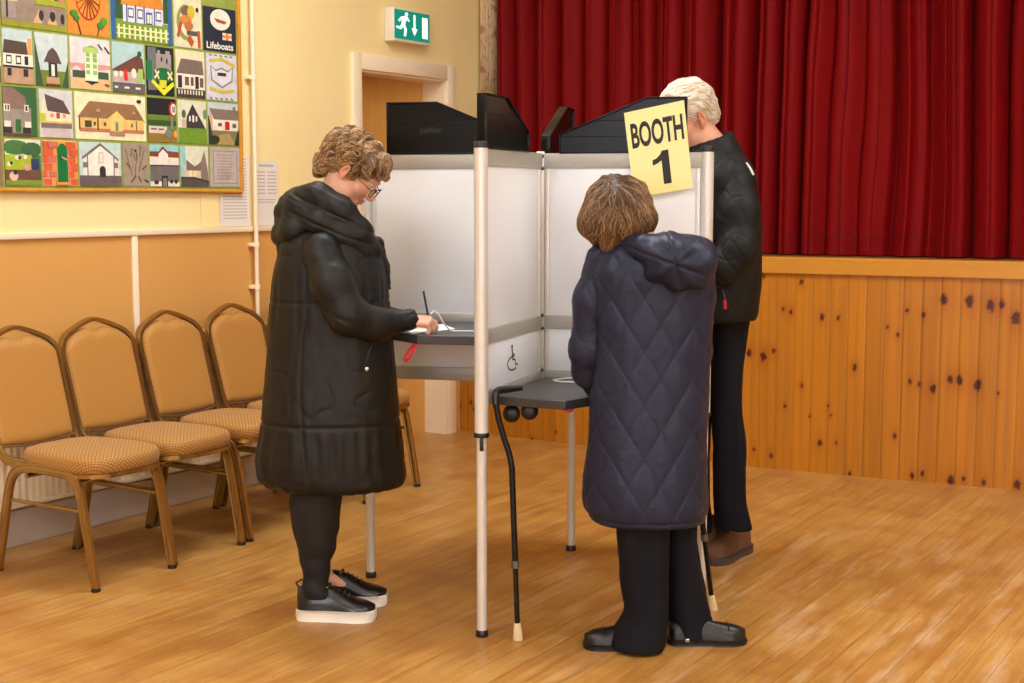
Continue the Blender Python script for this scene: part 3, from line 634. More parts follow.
patch(c3[3],c3[4],z0,z1,(26,24,30),ks,'road sign picture patch',[('50',.84,.69,.96,.83,DK)])
patch(c3[4],c3[5],z0,z1,(226,222,196),[(R(0,0,1,.36),(112,150,36)),([(.28,.36),(.3,.62),(.52,.92),(.97,.36)],(64,56,58)),(R(.38,.52,.44,.64),WH),(R(.50,.5,.56,.66),WH),(R(.62,.52,.67,.64),WH),(EL(.2,.68,.07,.1),(80,110,50)),(R(.14,.38,.28,.56),(216,180,160)),(EL(.95,.7,.06,.12),(110,150,90))],'dark gabled church patch')
patch(c3[5],c3[6],z0,z1,(196,208,206),[(R(0,0,1,.34),(130,120,74)),([(.3,0),(.9,0),(.7,.28),(.35,.24)],(176,150,96)),(R(.14,.34,1,.62),WH),([(.02,.6),(.14,.34),(.14,.66),(.05,.8)],(226,170,120)),([(.05,.86),(.2,.6),(1,.6),(1,.84)],(138,116,102)),(R(.55,.36,.7,.56),(200,20,30)),(R(.32,.44,.44,.52),BR),(R(.8,.42,.92,.52),BR),([(0,0),(.18,0),(.04,.6),(0,.7)],(50,60,30)),(EL(.2,.12,.16,.1),(40,50,26)),([(.85,0),(1,0),(1,.4)],(40,50,26)),(R(.82,.82,.9,.92),(138,116,102))],'white cottage with red door patch')
# row 4
c4=cols(-2,36.5,73,117,144,175,204.5,236.5); z0,z1=zr[0],zr[1]
patch(q0,-.30,z0,z1,GR,[(R(0,.6,1,1),SKY)]); patch(-.30,c4[0],z0,z1,(150,120,90),[(R(.3,0,.7,.8),DK)])
cw=[(R(0,.66,1,1),(228,216,190)),(EL(.3,.82,.4,.16),(70,120,60)),(EL(.75,.78,.3,.16),(60,100,60)),(R(0,.34,.74,.66),(170,186,40)),(R(0,.12,1,.34),(110,74,56)),(R(0,0,1,.12),(130,150,50)),(EL(.34,.6,.07,.05),WH),(EL(.4,.6,.04,.04),DK),(EL(.56,.62,.05,.05),WH),(EL(.12,.46,.07,.05),WH),(EL(.16,.48,.04,.04),DK),(EL(.22,.2,.12,.1),(226,190,170)),(EL(.26,.28,.06,.05),DK),(EL(.6,.4,.1,.08),(210,160,140)),(R(.72,.36,.94,.58),(50,60,96))]
patch(c4[0],c4[1],z0,z1,(80,120,60),cw,'cows in a field picture patch')
gd=[]
for r_ in range(6):
    for k in range(5):
        x=k*.26-(.13 if r_%2 else 0); y=r_*.165; gd.append((R(max(0,x+.01),y+.012,min(1,x+.245),y+.155),((226,90,50) if (r_*3+k)%3==0 else (240,150,60) if (r_+k)%2 else (214,110,90))))
gd+=[(R(.36,.08,.7,.72),(214,170,90)),(R(.38,.08,.68,.74),(0,112,50)),(EL(.53,.74,.15,.2,18),(0,112,50)),(EL(.5,.62,.04,.04),DK),(LN(.5,.64,.66,.58,.03),(220,180,120)),(R(.36,.02,.7,.08),(230,150,70))]
patch(c4[1],c4[2],z0,z1,(230,200,150),gd,'green arched door picture patch')
patch(c4[2],c4[3],z0,z1,(196,216,208),[([(.08,.24),(.08,.6),(.2,.64),(.84,.64),(.96,.58),(.94,.24)],(236,224,212)),([(.06,.66),(.5,.99),(.94,.62),(.94,.57),(.5,.92),(.06,.6)],(122,104,98)),([(.2,.24),(.2,.68),(.5,.92),(.82,.68),(.82,.24)],(246,234,220)),(R(.08,.42,.19,.54),(130,110,106)),(R(.83,.42,.92,.54),(130,110,106)),(R(.18,.24,.2,.7),(120,104,100)),(R(.81,.24,.83,.7),(120,104,100)),(R(.45,.52,.57,.78),(210,196,184)),(R(.47,.54,.55,.74),(232,222,210)),(R(0,0,1,.24),(106,92,90)),(R(.47,.2,.61,.38),DK),(EL(.54,.38,.07,.08),DK)],'white gabled chapel picture patch')
bird=[(LN(.35,.25,.1,.85,.03),BR),(LN(.3,.4,.12,.55,.05),BR),(LN(.6,.3,.85,.85,.03),BR),(LN(.75,.4,.95,.5,.04),BR),(EL(.5,.7,.1,.13),(150,130,104)),(EL(.5,.42,.12,.2),(170,150,124)),(LN(.45,.2,.55,.8,.02),DK),(EL(.5,.84,.05,.03),DK),(LN(.3,.1,.5,.25,.04),BR),(LN(.7,.1,.6,.25,.04),BR),(LN(.85,.15,1,.1,.04),DK),(LN(.3,.7,.38,.9,.02),BR),(LN(.68,.7,.7,.95,.02),BR)]
patch(c4[3],c4[4],z0,z1,(164,146,124),bird,'grey bird and branches picture patch')
patch(c4[4],c4[5],z0,z1,(150,206,210),[(R(0,.5,1,.72),(244,226,214)),([(0,.72),(.0,.84),(.3,.84),(.45,.97),(.6,.86),(1,.84),(1,.70)],(130,66,40)),([(.3,.68),(.3,.78),(.45,.9),(.62,.78),(.62,.68)],(248,234,226)),(R(0,0,1,.5),(112,104,100)),(R(0,.49,1,.52),(40,36,36)),(R(0,0,1,.12),(238,222,200)),(R(.38,.0,.6,.26),DK),(R(.43,0,.56,.2),(130,124,120)),(EL(.2,.1,.08,.05),DK),(EL(.72,.12,.06,.05),DK),(EL(.88,.12,.06,.05),DK)],'red roofed building picture patch')
patch(c4[5],c4[6],z0,z1,(226,226,196),[(R(0,.2,.18,1),(150,206,204)),(R(.12,.16,.72,.5),(222,196,160)),([(.2,.66),(.5,.5),(.74,.62),(.74,.4),(.2,.4)],(128,106,100)),([(.72,.1),(.72,.6),(.86,.9),(.98,.4),(1,.1)],(138,118,110)),(R(.3,.22,.4,.4),(240,224,180)),(R(.46,.22,.56,.4),(240,224,180)),([(0,0),(1,0),(1,.12),(.5,.2),(0,.2)],(84,76,72)),([(0,.2),(.5,.2),(1,.1),(1,.14),(.5,.24),(0,.24)],DK)],'grey spired church picture patch')
patch(c4[6],c4[7],z0,z1,(186,172,160),[(R(.1,.08,.9,.92),(160,146,138)),(R(.13,.11,.87,.89),(194,180,168))]+[(R(.22,.8-.075*i,.78-.05*(i%3),.812-.075*i),(130,118,112)) for i in range(9)],'grey verse patch with a scroll border')

# ---------------------------------------------------------------- radiator
m_rad=mat('cream radiator enamel',(240,222,190),.35)
ra=empty('radiator',tuple(wall(.2,.17,.07)),0,'long white ribbed panel radiator on the wall behind the chairs','radiator')
r0,r1,rz0,rz1=-1.35,1.44,.19,.74
n=int((r1-r0)/.0083); vs=[]
for i in range(n+1):
    s=r0+(r1-r0)*i/n; ph=(i%4); d=.095 if ph in (0,1) else .083
    vs+= [wall(s,rz0,d),wall(s,rz0+.02,d),wall(s,rz1-.02,d),wall(s,rz1,d)]
b=MB(); b.add(vs,[[i*4+k,(i+1)*4+k,(i+1)*4+k+1,i*4+k+1] for i in range(n) for k in range(3)]); wbox(b,r0,r1,rz0,rz1,.05,.081)
b.build('ribbed_panel',m_rad,ra,world=True,smooth=50)
b=MB(); wbox(b,r0-.005,r1+.005,rz1-.002,rz1+.012,.045,.1,0,.003); b.build('top_grille',m_rad,ra,world=True)
b=MB(); wbox(b,r0-.005,r1+.005,rz0-.012,rz0+.004,.045,.1,0,.003); b.build('bottom_rail',m_rad,ra,world=True)
for s in (-.9,1.1):
    b=MB(); wbox(b,s-.02,s+.02,.25,.68,0,.052,0,.002); b.build('bracket',m_rad,ra,world=True)
b=MB(); b.tube([wall(1.42,.21,.07),wall(1.47,.21,.07),wall(1.496,.21,.05),wall(1.496,.7,.03)],.0105,10); b.build('valve_pipe',m_trim,ra,world=True)
# ================================================================== BANQUET CHAIRS
m_gold=mat('antique gold painted steel',(170,138,80),.27,metal=.85,var=.12,scale=20,bmp=.03)
m_foot=mat('black plastic glide',(28,24,20),.5)
def chair_cloth(name,strong):
    m,nt,b=newmat(name); setc(b,srgb((212,150,76)),.62)
    uv=nt.nodes.new('ShaderNodeUVMap'); sp=nt.nodes.new('ShaderNodeSeparateXYZ'); nt.links.new(uv.outputs[0],sp.inputs[0])
    u,v=sp.outputs[0],sp.outputs[1]
    def band(e,w):
        f=math_n(nt,'FRACT',e); return math_n(nt,'LESS_THAN',math_n(nt,'ABSOLUTE',math_n(nt,'SUBTRACT',f,.5)),w)
    k=1/.0185
    a=math_n(nt,'MULTIPLY',math_n(nt,'ADD',u,v),k); c=math_n(nt,'MULTIPLY',math_n(nt,'SUBTRACT',u,v),k)
    if strong:
        line=math_n(nt,'MAXIMUM',band(a,.09),band(c,.09))
        a2=math_n(nt,'ADD',a,.5); c2=math_n(nt,'ADD',c,.5)
        dot=math_n(nt,'MULTIPLY',band(a2,.16),band(c2,.16))
        col=mixc(nt,math_n(nt,'MULTIPLY',line,.75),srgb((184,130,54)),srgb((88,48,22))); col=mixc(nt,math_n(nt,'MULTIPLY',dot,.55),col,srgb((214,174,94)))
    else:
        dot=math_n(nt,'MULTIPLY',band(a,.13),band(c,.13))
        col=mixc(nt,math_n(nt,'MULTIPLY',dot,.5),srgb((180,124,48)),srgb((104,62,24)))
        a2=math_n(nt,'ADD',a,.5); c2=math_n(nt,'ADD',c,.5)
        col=mixc(nt,math_n(nt,'MULTIPLY',math_n(nt,'MULTIPLY',band(a2,.2),band(c2,.2)),.25),col,srgb((200,152,74)))
    nt.links.new(col,b.inputs['Base Color']); b.inputs['Sheen Weight'].default_value=.15
    bump(nt,b,noise_n(nt,600,2,coords(nt)),.15,.001)
    return m
m_seatc=chair_cloth('gold diamond weave cloth',True); m_backc=chair_cloth('gold dotted weave cloth',False)
FLUTE=[(a*1.0,b*1.0) for a,b in ((1.15,-.45),(1.15,.45),(.75,.62),(.55,.5),(.3,.62),(-.3,.62),(-.55,.5),(-.75,.62),(-1.15,.45),(-1.15,-.45),(-.75,-.62),(-.55,-.5),(-.3,-.62),(.3,-.62),(.55,-.5),(.75,-.62))]
def add_uv(o,fn):
    me=o.data; l=me.uv_layers.new(name='UVMap')
    for p in me.polygons:
        for li in p.loop_indices:
            c=me.vertices[me.loops[li].vertex_index].co; l.data[li].uv=fn(c,p.normal)
def back_outline(z):            # half width of the back frame by height
    return float(np.interp(z,[.43,.6,.74,.80,.845,.875,.897,.910],[.176,.184,.190,.186,.158,.108,.045,.0]))
def back_y(z): return -.285-.085*((z-.45)/.33)
def make_chair():
    e=empty('banquet_chair',(0,0,0))
    # back frame: one bent tube
    half=[(.174,.13,.425),(.175,-.05,.425),(.176,-.19,.426),(.177,-.255,.440),(.179,-.290,.485),(.181,back_y(.60),.60),(.185,back_y(.70),.70),(.187,back_y(.77),.77),(.180,back_y(.815),.815),(.150,back_y(.852),.852),(.100,back_y(.878),.878),(.045,back_y(.899),.899),(0,back_y(.908),.908)]
    path=bez([(-x,y,z) for x,y,z in half]+[(x,y,z) for x,y,z in half[:-1][::-1]],6)
    b=MB()
    ups=[]
    # normal frame: across the tube, lying in the plane of the bend
    b2=MB(); P=[np.array(p) for p in path]; m=len(P); pr=FLUTE; vs=[]
    for i in range(m):
        t=nrm(P[min(i+1,m-1)]-P[max(i-1,0)]); side=V3(1,0,0) if abs(t[0])<.5 else V3(0,0,1)
        # outward in-plane direction (away from the middle of the back)
        out=V3(P[i][0],0,0)/.19+ (V3(0,0,1)*max(0,(P[i][2]-.78)/.12)); out=out-t*np.dot(out,t); out=nrm(out)
        bi_=np.cross(t,out)
        for a,c in pr: vs.append(P[i]+.0150*(a*bi_+c*out*1.0))
    n=len(pr); b2.add(vs,[[i*n+k,i*n+(k+1)%n,(i+1)*n+(k+1)%n,(i+1)*n+k] for i in range(m-1) for k in range(n)]+[list(range(n))[::-1],[(m-1)*n+k for k in range(n)]])
    b2.build('back_frame',m_gold,e,smooth=50)
    # legs: an arched tube at each side
    for sx in (-1,1):
        x=.186*sx
        q=bez([(x,-.300,.012),(x,-.262,.16),(x,-.220,.33),(x,-.178,.395),(x,-.10,.418),(x,.03,.418),(x,.115,.412),(x,.160,.375),(x,.185,.28),(x,.212,.14),(x,.236,.012)],6)
        b=MB(); b.tube(q,.0158,prof=[(c_,a_) for a_,c_ in FLUTE],up=(1,0,0))
        l=b.build('leg_arch',m_gold,e,smooth=50)
        for (yy) in (-.3005,.2365):
            b=MB(); b.lathe([(.015,0),(.018,.003),(.017,.012),(.014,.014)],(x,yy,0),12); b.build('glide',m_foot,l)
        b=MB(); b.box((x,-.023,.285),(.010,.42,.014),None,0,.003); b.build('side_stretcher',m_gold,e)
    for y,z in ((-.12,.385),(.13,.385)):
        b=MB(); b.tube([(-.186,y,z),(.186,y,z)],.009,8); b.build('cross_bar',m_gold,e)
    # seat
    def seat_ring(k,z,grow=0):
        out=[]
        for i in range(56):
            a=2*math.pi*i/56; c,s_=math.cos(a),math.sin(a); n_=3.8
            r=(abs(c)**n_+abs(s_)**n_)**(-1/n_); x=r*c; y=r*s_
            w=.192+(.006 if y>0 else -.012)*abs(y)
            out.append((x*w*k, .015+y*.228*k+(.012*(1-x*x) if y>0 else 0)*k,z))
        return out
    b=MB(); rings=[(.955,.418),(.985,.424),(1.0,.440),(1.0,.455),(.985,.468),(.955,.476),(.88,.482),(.7,.487),(.4,.490),(.1,.491)]
    vs=[];n=56
    for k,z in rings: vs+=seat_ring(k,z)
    vs.append((0,.015,.491)); vs.append((0,.015,.418)); m=len(rings)
    fs=[[i*n+k,i*n+(k+1)%n,(i+1)*n+(k+1)%n,(i+1)*n+k] for i in range(m-1) for k in range(n)]
    fs+=[[(m-1)*n+k,(m-1)*n+(k+1)%n,m*n] for k in range(n)]+[[(k+1)%n,k,m*n+1] for k in range(n)]
    b.add(vs,fs); s_=b.build('seat',m_seatc,e,smooth=180)
    def seat_uv(c,nn):
        h=math.hypot(nn.x,nn.y); d=max(0,.474-c.z)*1.2; rx,ry=(c.x/.2)**3,((c.y-.015)/.228)**3; q=math.hypot(rx,ry)+1e-9
        return (c.x+rx/q*d,c.y+ry/q*d)
    add_uv(s_,seat_uv)
    b=MB(); vs=[]
    for k,z in ((.95,.404),(1.0,.404),(1.0,.420),(.95,.420)): vs+=seat_ring(k,z)
    b.add(vs,[[i*n+k,i*n+(k+1)%n,((i+1)%4)*n+(k+1)%n,((i+1)%4)*n+k] for i in range(4) for k in range(n)]); b.build('seat_frame',m_gold,e,smooth=30)
    b=MB(); b.add(seat_ring(.96,.408),[list(range(n))]); b.build('seat_board',m_foot,e)
    # upholstered back pad
    zb,zt=.462,.890; nu,nv=22,26; vs=[]
    def front(u,v):
        # v 0..1 bottom..top along column u -1..1
        bot=zb+.014*(u*u); z=0
        # top follows the frame; dip at the hand hold
        hw=.176
        x=u*hw
        # height of frame inner line above |x|
        top=float(np.interp(abs(x),[0,.045,.108,.158,.176],[.880,.876,.863,.832,.775]))
        if abs(x)<.05: top-= .016*math.cos(abs(x)/.05*math.pi/2)
        z=bot+(top-bot)*v
        return x,z
    def pad(side):
        out=[]
        for i in range(nu+1):
            for j in range(nv+1):
                u=-1+2*i/nu; v=j/nv; x,z=front(u,v)
                e_=min(1,(1-abs(u))/.12)*1.0; f_=min(1,min(v,1-v)/.09); q=(math.sin(math.pi/2*min(1,e_))**.7)*(math.sin(math.pi/2*min(1,f_))**.7)
                out.append((x,back_y(z)+(.006+.022*q if side>0 else -.008-.012*q),z))
        return out
    fr_,bk=pad(1),pad(-1); w=nv+1; nn_=(nu+1)*w
    fs=[[i*w+j,i*w+j+1,(i+1)*w+j+1,(i+1)*w+j] for i in range(nu) for j in range(nv)]
    fb=[[nn_+i*w+j,nn_+(i+1)*w+j,nn_+(i+1)*w+j+1,nn_+i*w+j+1] for i in range(nu) for j in range(nv)]
    bd=[i*w for i in range(nu+1)]+[nu*w+j for j in range(1,nv+1)]+[i*w+nv for i in range(nu-1,-1,-1)]+[j for j in range(nv-1,0,-1)]
    fe=[[bd[k],bd[(k+1)%len(bd)],nn_+bd[(k+1)%len(bd)],nn_+bd[k]][::-1] for k in range(len(bd))]
    b=MB(); b.add(fr_+bk,fs+fb+fe); o=b.build('backrest',m_backc,e,smooth=180); add_uv(o,lambda c,nn:(c.x,c.z))
    bm=bmesh.new(); bm.from_mesh(o.data); bmesh.ops.recalc_face_normals(bm,faces=bm.faces); bm.to_mesh(o.data); bm.free()
    # piping on the lower edge of the pad
    b=MB(); b.tube([(front(-1+2*i/nu,0)[0],back_y(.462)+.012,front(-1+2*i/nu,0)[1]+.002) for i in range(nu+1)],.0042,6); b.build('piping',mat('dark gold piping',(120,80,38),.6),e)
    return e
chair0=make_chair()
NEARF=[(-1.50,4.804),(-1.305,5.16),(-1.088,5.525),(-.875,5.90),(-.665,6.285)]
CL=['gold framed banquet chair cut off by the left edge of the photo','gold framed banquet chair, second from the left in the row along the wall','gold framed banquet chair, third from the left in the row along the wall','gold banquet chair whose right side is behind the woman in the long black coat','gold banquet chair nearest the door, mostly hidden behind the woman in black']
YC=NW; XC=-UW   # chair faces into the room
for i,(x,y) in enumerate(NEARF):
    c=chair0 if i==0 else copy_tree(chair0)
    ctr=V3(x,y,0)+UW*.190-YC*.236
    c.location=tuple(ctr); c.rotation_euler=(0,0,math.atan2(YC[1],YC[0])-math.pi/2+math.radians((0,-.8,.6,1.2,-.5)[i]))
    tag(c,CL[i],'chair','banquet chairs in a row along the left wall')
# ================================================================== POLLING BOOTH
BC=V3(.10,4.86,0); BP=V3(-.097,4.31,0); BL=V3(-.527,5.0,0); BR_=V3(.668,4.72,0); BB=V3(.237,5.391,0)
ZTOP=1.565
m_alu=mat('warm silver anodised aluminium',(222,219,214),.36,metal=.25)
m_alu2=mat('grey painted frame rail',(178,174,166),.42,metal=.25)
m_pan=mat('white laminate panel',(240,242,247),.28)
m_blk=mat('matt black plastic',(26,26,28),.35,bmp=.04)
m_shield=mat('glossy black shield plastic',(12,12,11),.28,spec=.22)
m_top=mat('charcoal laminate desk top',(58,56,58),.38,bmp=.03,bscale=200)
m_red=mat('red webbing strap',(186,20,40),.6)
booth=empty('polling_booth',tuple(BC),0,'white panelled four-sided polling booth with black desks and black top shields','polling booth')
def arm_frame(A,B):
    t=nrm(B-A); n=V3(-t[1],t[0],0); L=float(np.linalg.norm(B-A)); return t,n,L
def abox(mb,A,B,d0,d1,z0,z1,th,mi=0,bev=.002,noff=0):
    t,n,L=arm_frame(A,B); c=A+t*(d0+d1)/2+n*noff; M=np.array([t,n,[0,0,1]]).T
    mb.box((c[0],c[1],(z0+z1)/2),(d1-d0,th,z1-z0),M.tolist(),mi,bev)
ARMS=[('front',BP),('left',BL),('right',BR_),('back',BB)]
for name,E_ in ARMS:
    t,n,L=arm_frame(BC,E_)
    for z0,z1 in ((.80,.948),(.996,1.512)):
        b=MB(); abox(b,BC,E_,.018,L-.02,z0-.004,z1+.004,.010); b.build('white_panel',m_pan,booth,world=True)
    for z0,z1 in ((.752,.80),(.948,.996),(1.512,ZTOP)):
        b=MB(); abox(b,BC,E_,.016,L-.018,z0,z1,.026,0,.003)
        abox(b,BC,E_,.016,L-.018,(z0+z1)/2-.0015,(z0+z1)/2+.0015,.0268,0,.0005) if name in('right','back') else None
        b.build('frame_rail',m_alu2,booth,world=True)
    for d in (.028,L-.03):
        b=MB(); abox(b,BC,E_,d-.008,d+.008,.76,ZTOP-.004,.020,0,.003); b.build('panel_edge_channel',m_alu,booth,world=True)
    # shields on top
    Lo=L-{'left':.085,'right':.075,'front':.012,'back':.05}[name]; di,hs={'left':(.09,.180),'right':(.072,.184),'front':(.165,.166),'back':(.085,.180)}[name]; prof=[(di,0),(Lo,0),(Lo,hs),(.375,hs),(di,.062)]
    def fn(u,v,w,t=t,n=n): return BC+t*u+n*w+V3(0,0,ZTOP+.002+v)
    b=MB(); b.prism(ccw(prof),-.009,.009,fn)
    sh=b.build('privacy_shield',m_shield,booth,world=True,smooth=20)
    b=MB()
    q=[fn(u,v,0) for u,v in prof]
    for i in range(5):
        a_,c_=np.array(q[i]),np.array(q[(i+1)%5]); 
        tt=nrm(c_-a_); nn=np.cross(tt,n)
        b.box(tuple((a_+c_)/2),(np.linalg.norm(c_-a_)+.006,.034,.006),np.array([tt,n,nn]).T.tolist(),0,.0015)
    b.build('shield_rim',m_shield,sh,world=True)
    b=MB()
    for v_ in (.055,.110):
        u0=di if v_<.062 else di+(v_-.062)/(hs-.062)*(.375-di)
        abox(b,BC,E_,u0+.01,Lo-.01,ZTOP+v_,ZTOP+v_+.003,.021)
    b.build('shield_seam',m_shield,sh,world=True)
# posts
def post(P,name='corner_post',upper=True,zr=.655):
    b=MB()
    b.lathe([(.0165,0.02),(.0165,zr)],P,22); b.build('post_leg',m_alu,booth,world=True)
    b=MB(); b.lathe([(.0195,0),(.0205,.006),(.0195,.018),(.0165,.022)],P,20); b.build('rubber_foot',m_blk,booth,world=True)
    b=MB(); b.lathe([(.022,zr+.008),(.022,1.568)],P,26); b.build(name,m_alu,booth,world=True)
    b=MB(); b.lathe([(.0226,1.566),(.0226,1.583),(.020,1.587),(.004,1.588)],P,24); b.build('post_cap',m_blk,booth,world=True)
    b=MB(); b.lathe([(.024,zr-.002),(.0255,zr+.002),(.0255,zr+.009),(.0235,zr+.013)],P,24)
    t=nrm(V3(-P[0]*.3-.01,-1,0)); c=P+t*.0175+V3(0,0,zr-.024); b.box(tuple(c),(.013,.008,.042),None,0,.003)
    b.build('locking_collar',m_blk,booth,world=True)
for P in (BP,BR_): post(P)
for P in (BL,BB): post(P,zr=.735)
# centre hub: slim square upright
b=MB(); b.box((BC[0],BC[1],(1.572+.752)/2),(.03,.03,1.572-.752),None,0,.004); b.build('centre_upright',m_alu,booth,world=True)
b=MB()
for z in (.80,.95,.995,1.513,1.555):
    b.box((BC[0]+.006,BC[1]-.018,z),(.012,.008,.012),None,0,.002)
b.build('corner_screw',m_blk,booth,world=True)
# desks
def desk(poly,z,th=.030):
    b=MB(); poly=ccw([(float(p[0]),float(p[1])) for p in poly]); b.prism(poly,z-th,z,lambda u,v,w:V3(u,v,w)); o=b.build('desk_top',m_top,booth,world=True,smooth=20)
    bv=o.modifiers.new('edge','BEVEL'); bv.width=.003; bv.segments=2; return o
tF,nF,_=arm_frame(BC,BP)
def ofs(P,v): return (P[0]+v[0],P[1]+v[1])
hi=.967; lo=.776
desk([(BC[0]-.012,BC[1]-.018),(BP[0]-.005,BP[1]+.085),(-.309,4.436),(-.405,4.565),(-.425,4.76),(-.505,4.975)],hi)
desk([(BC[0]+.018,BC[1]-.02),(-.062,4.375),(.167,4.262),(.262,4.350),(.44,4.50),(.615,4.715)],lo,.029)
# two desks on the far side
desk([(BC[0]-.012,BC[1]+.018),(-.50,5.03),(-.42,5.28),(-.13,5.52),(.215,5.37)],hi)
desk([(BC[0]+.02,BC[1]+.016),(.255,5.37),(.40,5.34),(.56,5.08),(.655,4.745)],hi)
# under-desk knobs, straps, pencil tethers
kb=at(447,392,4.42)
for px,py,Y in ((446.5,0,0),):
    pass
for px,py,Y in ((512,393,4.0),): pass
for (px,py) in ((511.5,413.5),(529.5,411)):
    c=at(px,py,4.42); b=MB(); b.lathe([(.006,-.02),(.028,-.018),(.029,.006),(.020,.014),(.006,.016)],c,18,axis=(0,-1,.05)); b.tube([c,c+V3(0,.03,.02),V3(c[0],c[1]+.05,.742)],.006,8)
    b.build('clamp_knob',m_blk,booth,world=True)
def strap(pts,wd=.009,n=nrm((.3,-.9,0))):
    b=MB(); b.tube(bez(pts,6),wd/2,prof=[(.22,1),(.22,-1),(-.22,-1),(-.22,1)],up=n); b.build('red_pull_strap',m_red,booth,world=True)
a=at(416,345,4.43); q=at(404,360,4.43)
strap([at(415,344,4.46),at(410,349,4.44),at(405,357,4.43),at(405,361,4.43),at(410,357,4.425),at(416.5,344,4.43)])
strap([at(565,404,4.30),at(564,409,4.285),at(571,411,4.285),at(575,404,4.30)])
m_cord=mat('white tether cord',(236,232,224),.6)
def cord(pts,r=.0022):
    b=MB(); b.tube(bez(pts,8),r,6); b.build('pencil_tether',m_cord,booth,world=True)
zc=hi+.006
cord([on_z(474,331,zc),on_z(462,331,zc),on_z(452,330.5,zc),at(445,325,4.50),at(439,315,4.50),at(434.5,311,4.5),at(431,314,4.48)])
zc=lo+.004
cord([on_z(553,380,zc),on_z(562,378.8,zc),on_z(574,377.8,zc),on_z(584,379,zc),on_z(590,382,zc)],.003)
cord([on_z(555,381,zc),on_z(566,382,zc),on_z(578,382.5,zc),on_z(588,385,zc)],.003)
# ballot papers
def paper(name,label,corners,z):
    b=MB(); b.prism(ccw([(p[0],p[1]) for p in corners]),0,.0012,lambda u,v,w:V3(u,v,z+w)); c=sum(corners)/len(corners)
    o=b.build(name,mat('ballot paper white',(240,236,230),.8),smooth=0,origin=(c[0],c[1],z)); tag(o,label,'paper')
paper('ballot_paper','white ballot paper under the hand of the woman in the long black coat',[on_z(412,334.2,hi+.0006),on_z(455,329,hi+.0006),on_z(443,324.5,hi+.0006),on_z(404,327,hi+.0006)],hi+.0006)
paper('ballot_paper','white ballot paper on the low desk by the sleeve of the woman in navy',[on_z(583,380,lo+.0006),on_z(606,395,lo+.0006),on_z(628,388,lo+.0006),on_z(603,376,lo+.0006)],lo+.0006)
# wheelchair symbol on the front arm, facing right/near side
tA,nA,LA=arm_frame(BC,BP)      # nA points to +x side ?
if nA[0]<0: nA=-nA
def on_arm(px,py): 
    p=on_plane(px,py,BC+nA*.0062,nA); return p
m_icon=mat('dark grey printed symbol',(60,60,64),.6)
b=MB()
def st(pts,w=.0052): b.tube([on_arm(*p) for p in pts],w/2,prof=[(.12,1),(.12,-1),(-.12,-1),(-.12,1)],up=tuple(nA))
hc=on_arm(512,346.5); b.lathe([(.0001,0),(.0062,.0002),(.0062,.0012),(.0001,.0013)],hc,14,axis=tuple(nA))
st([(512.2,348.5),(512.6,354),(513,359.5)],.0075); st([(512.8,354.5),(514.8,354.2)]); st([(512.8,359.5),(515,359.2),(516,364.5),(517.6,364)],.006)
cw=on_arm(513,363); ring=[]
tt=np.cross(nA,(0,0,1.)); 
for k in range(17):
    an=math.radians(105-k*14.5); ring.append(cw+(-tt if tt[1]<0 else tt)*0+ tA*(-1)*0+ (math.cos(an)*tA*.052+V3(0,0,math.sin(an)*.023)))
b.tube(ring,.0026,prof=[(.12,1),(.12,-1),(-.12,-1),(-.12,1)],up=tuple(nA))
b.build('wheelchair_symbol',m_icon,booth,world=True)
# small raised lettering on the left shield
tL,nL,LL=arm_frame(BC,BL); nl=nL if nL[1]<0 else -nL
v,f,asp=text_shape('pakflatt',.01)
p0=on_plane(420.5,134.5,BC+nl*.0122,nl); p1=on_plane(441.5,127,BC+nl*.0122,nl); ux=nrm(V3(*(p1-p0)[:2],0)); W_=float((p1-p0)@ux); H_=float(p1[2]-p0[2])
b=MB(); b.add([p0+ux*W_*a+V3(0,0,H_*c) for a,c in v],f); b.build('embossed_lettering',mat('dull grey moulding',(52,50,48),.5),booth,world=True,smooth=0)
# booth sign
tR,nR,LR=arm_frame(BC,BR_); nr=nR if nR[1]<0 else -nR
pl=BC+nr*.030
def sgn(px,py,o=0): return on_plane(px,py,pl+nr*o,nr)
C4=[sgn(634,198),sgn(693,188),sgn(684,100),sgn(624,113)]
sg=empty('booth_sign',tuple(C4[0]),0,'pale yellow BOOTH 1 sign taped tilted on the right side of the booth','sign')
b=MB(); q=[p for p in C4]; b.add(q+[p+nr*.0012 for p in q],[[3,2,1,0],[4,5,6,7],[0,1,5,4],[1,2,6,5],[2,3,7,6],[3,0,4,7]]); b.build('sign_sheet',mat('pale yellow laminated sheet',(252,240,160),.35),sg,world=True,smooth=0)
m_ltr=mat('black sign lettering',(38,34,32),.6)
def bil(u,v): 
    P=C4; return (1-u)*(1-v)*P[0]+u*(1-v)*P[1]+u*v*P[2]+(1-u)*v*P[3]
for i,(txt,x0,y0,x1,y1,bo) in enumerate((('BOOTH',.075,.565,.945,.86,.03),)):
    v,f,_=text_shape(txt,bo); b=MB(); b.add([bil(x0+(x1-x0)*a,y0+(y1-y0)*c)+nr*.0018 for a,c in v],f); b.build('sign_lettering',m_ltr,sg,world=True,smooth=0)

one=[(.52,0),(.78,0),(.78,1),(.56,1),(.50,.90),(.36,.80),(.22,.76),(.22,.60),(.40,.65),(.52,.72)]
b=MB(); b.add([bil(.27+.50*a,.10+.385*c)+nr*.0018 for a,c in one],[list(range(len(one)))]); b.build('sign_lettering',m_ltr,sg,world=True,smooth=0)

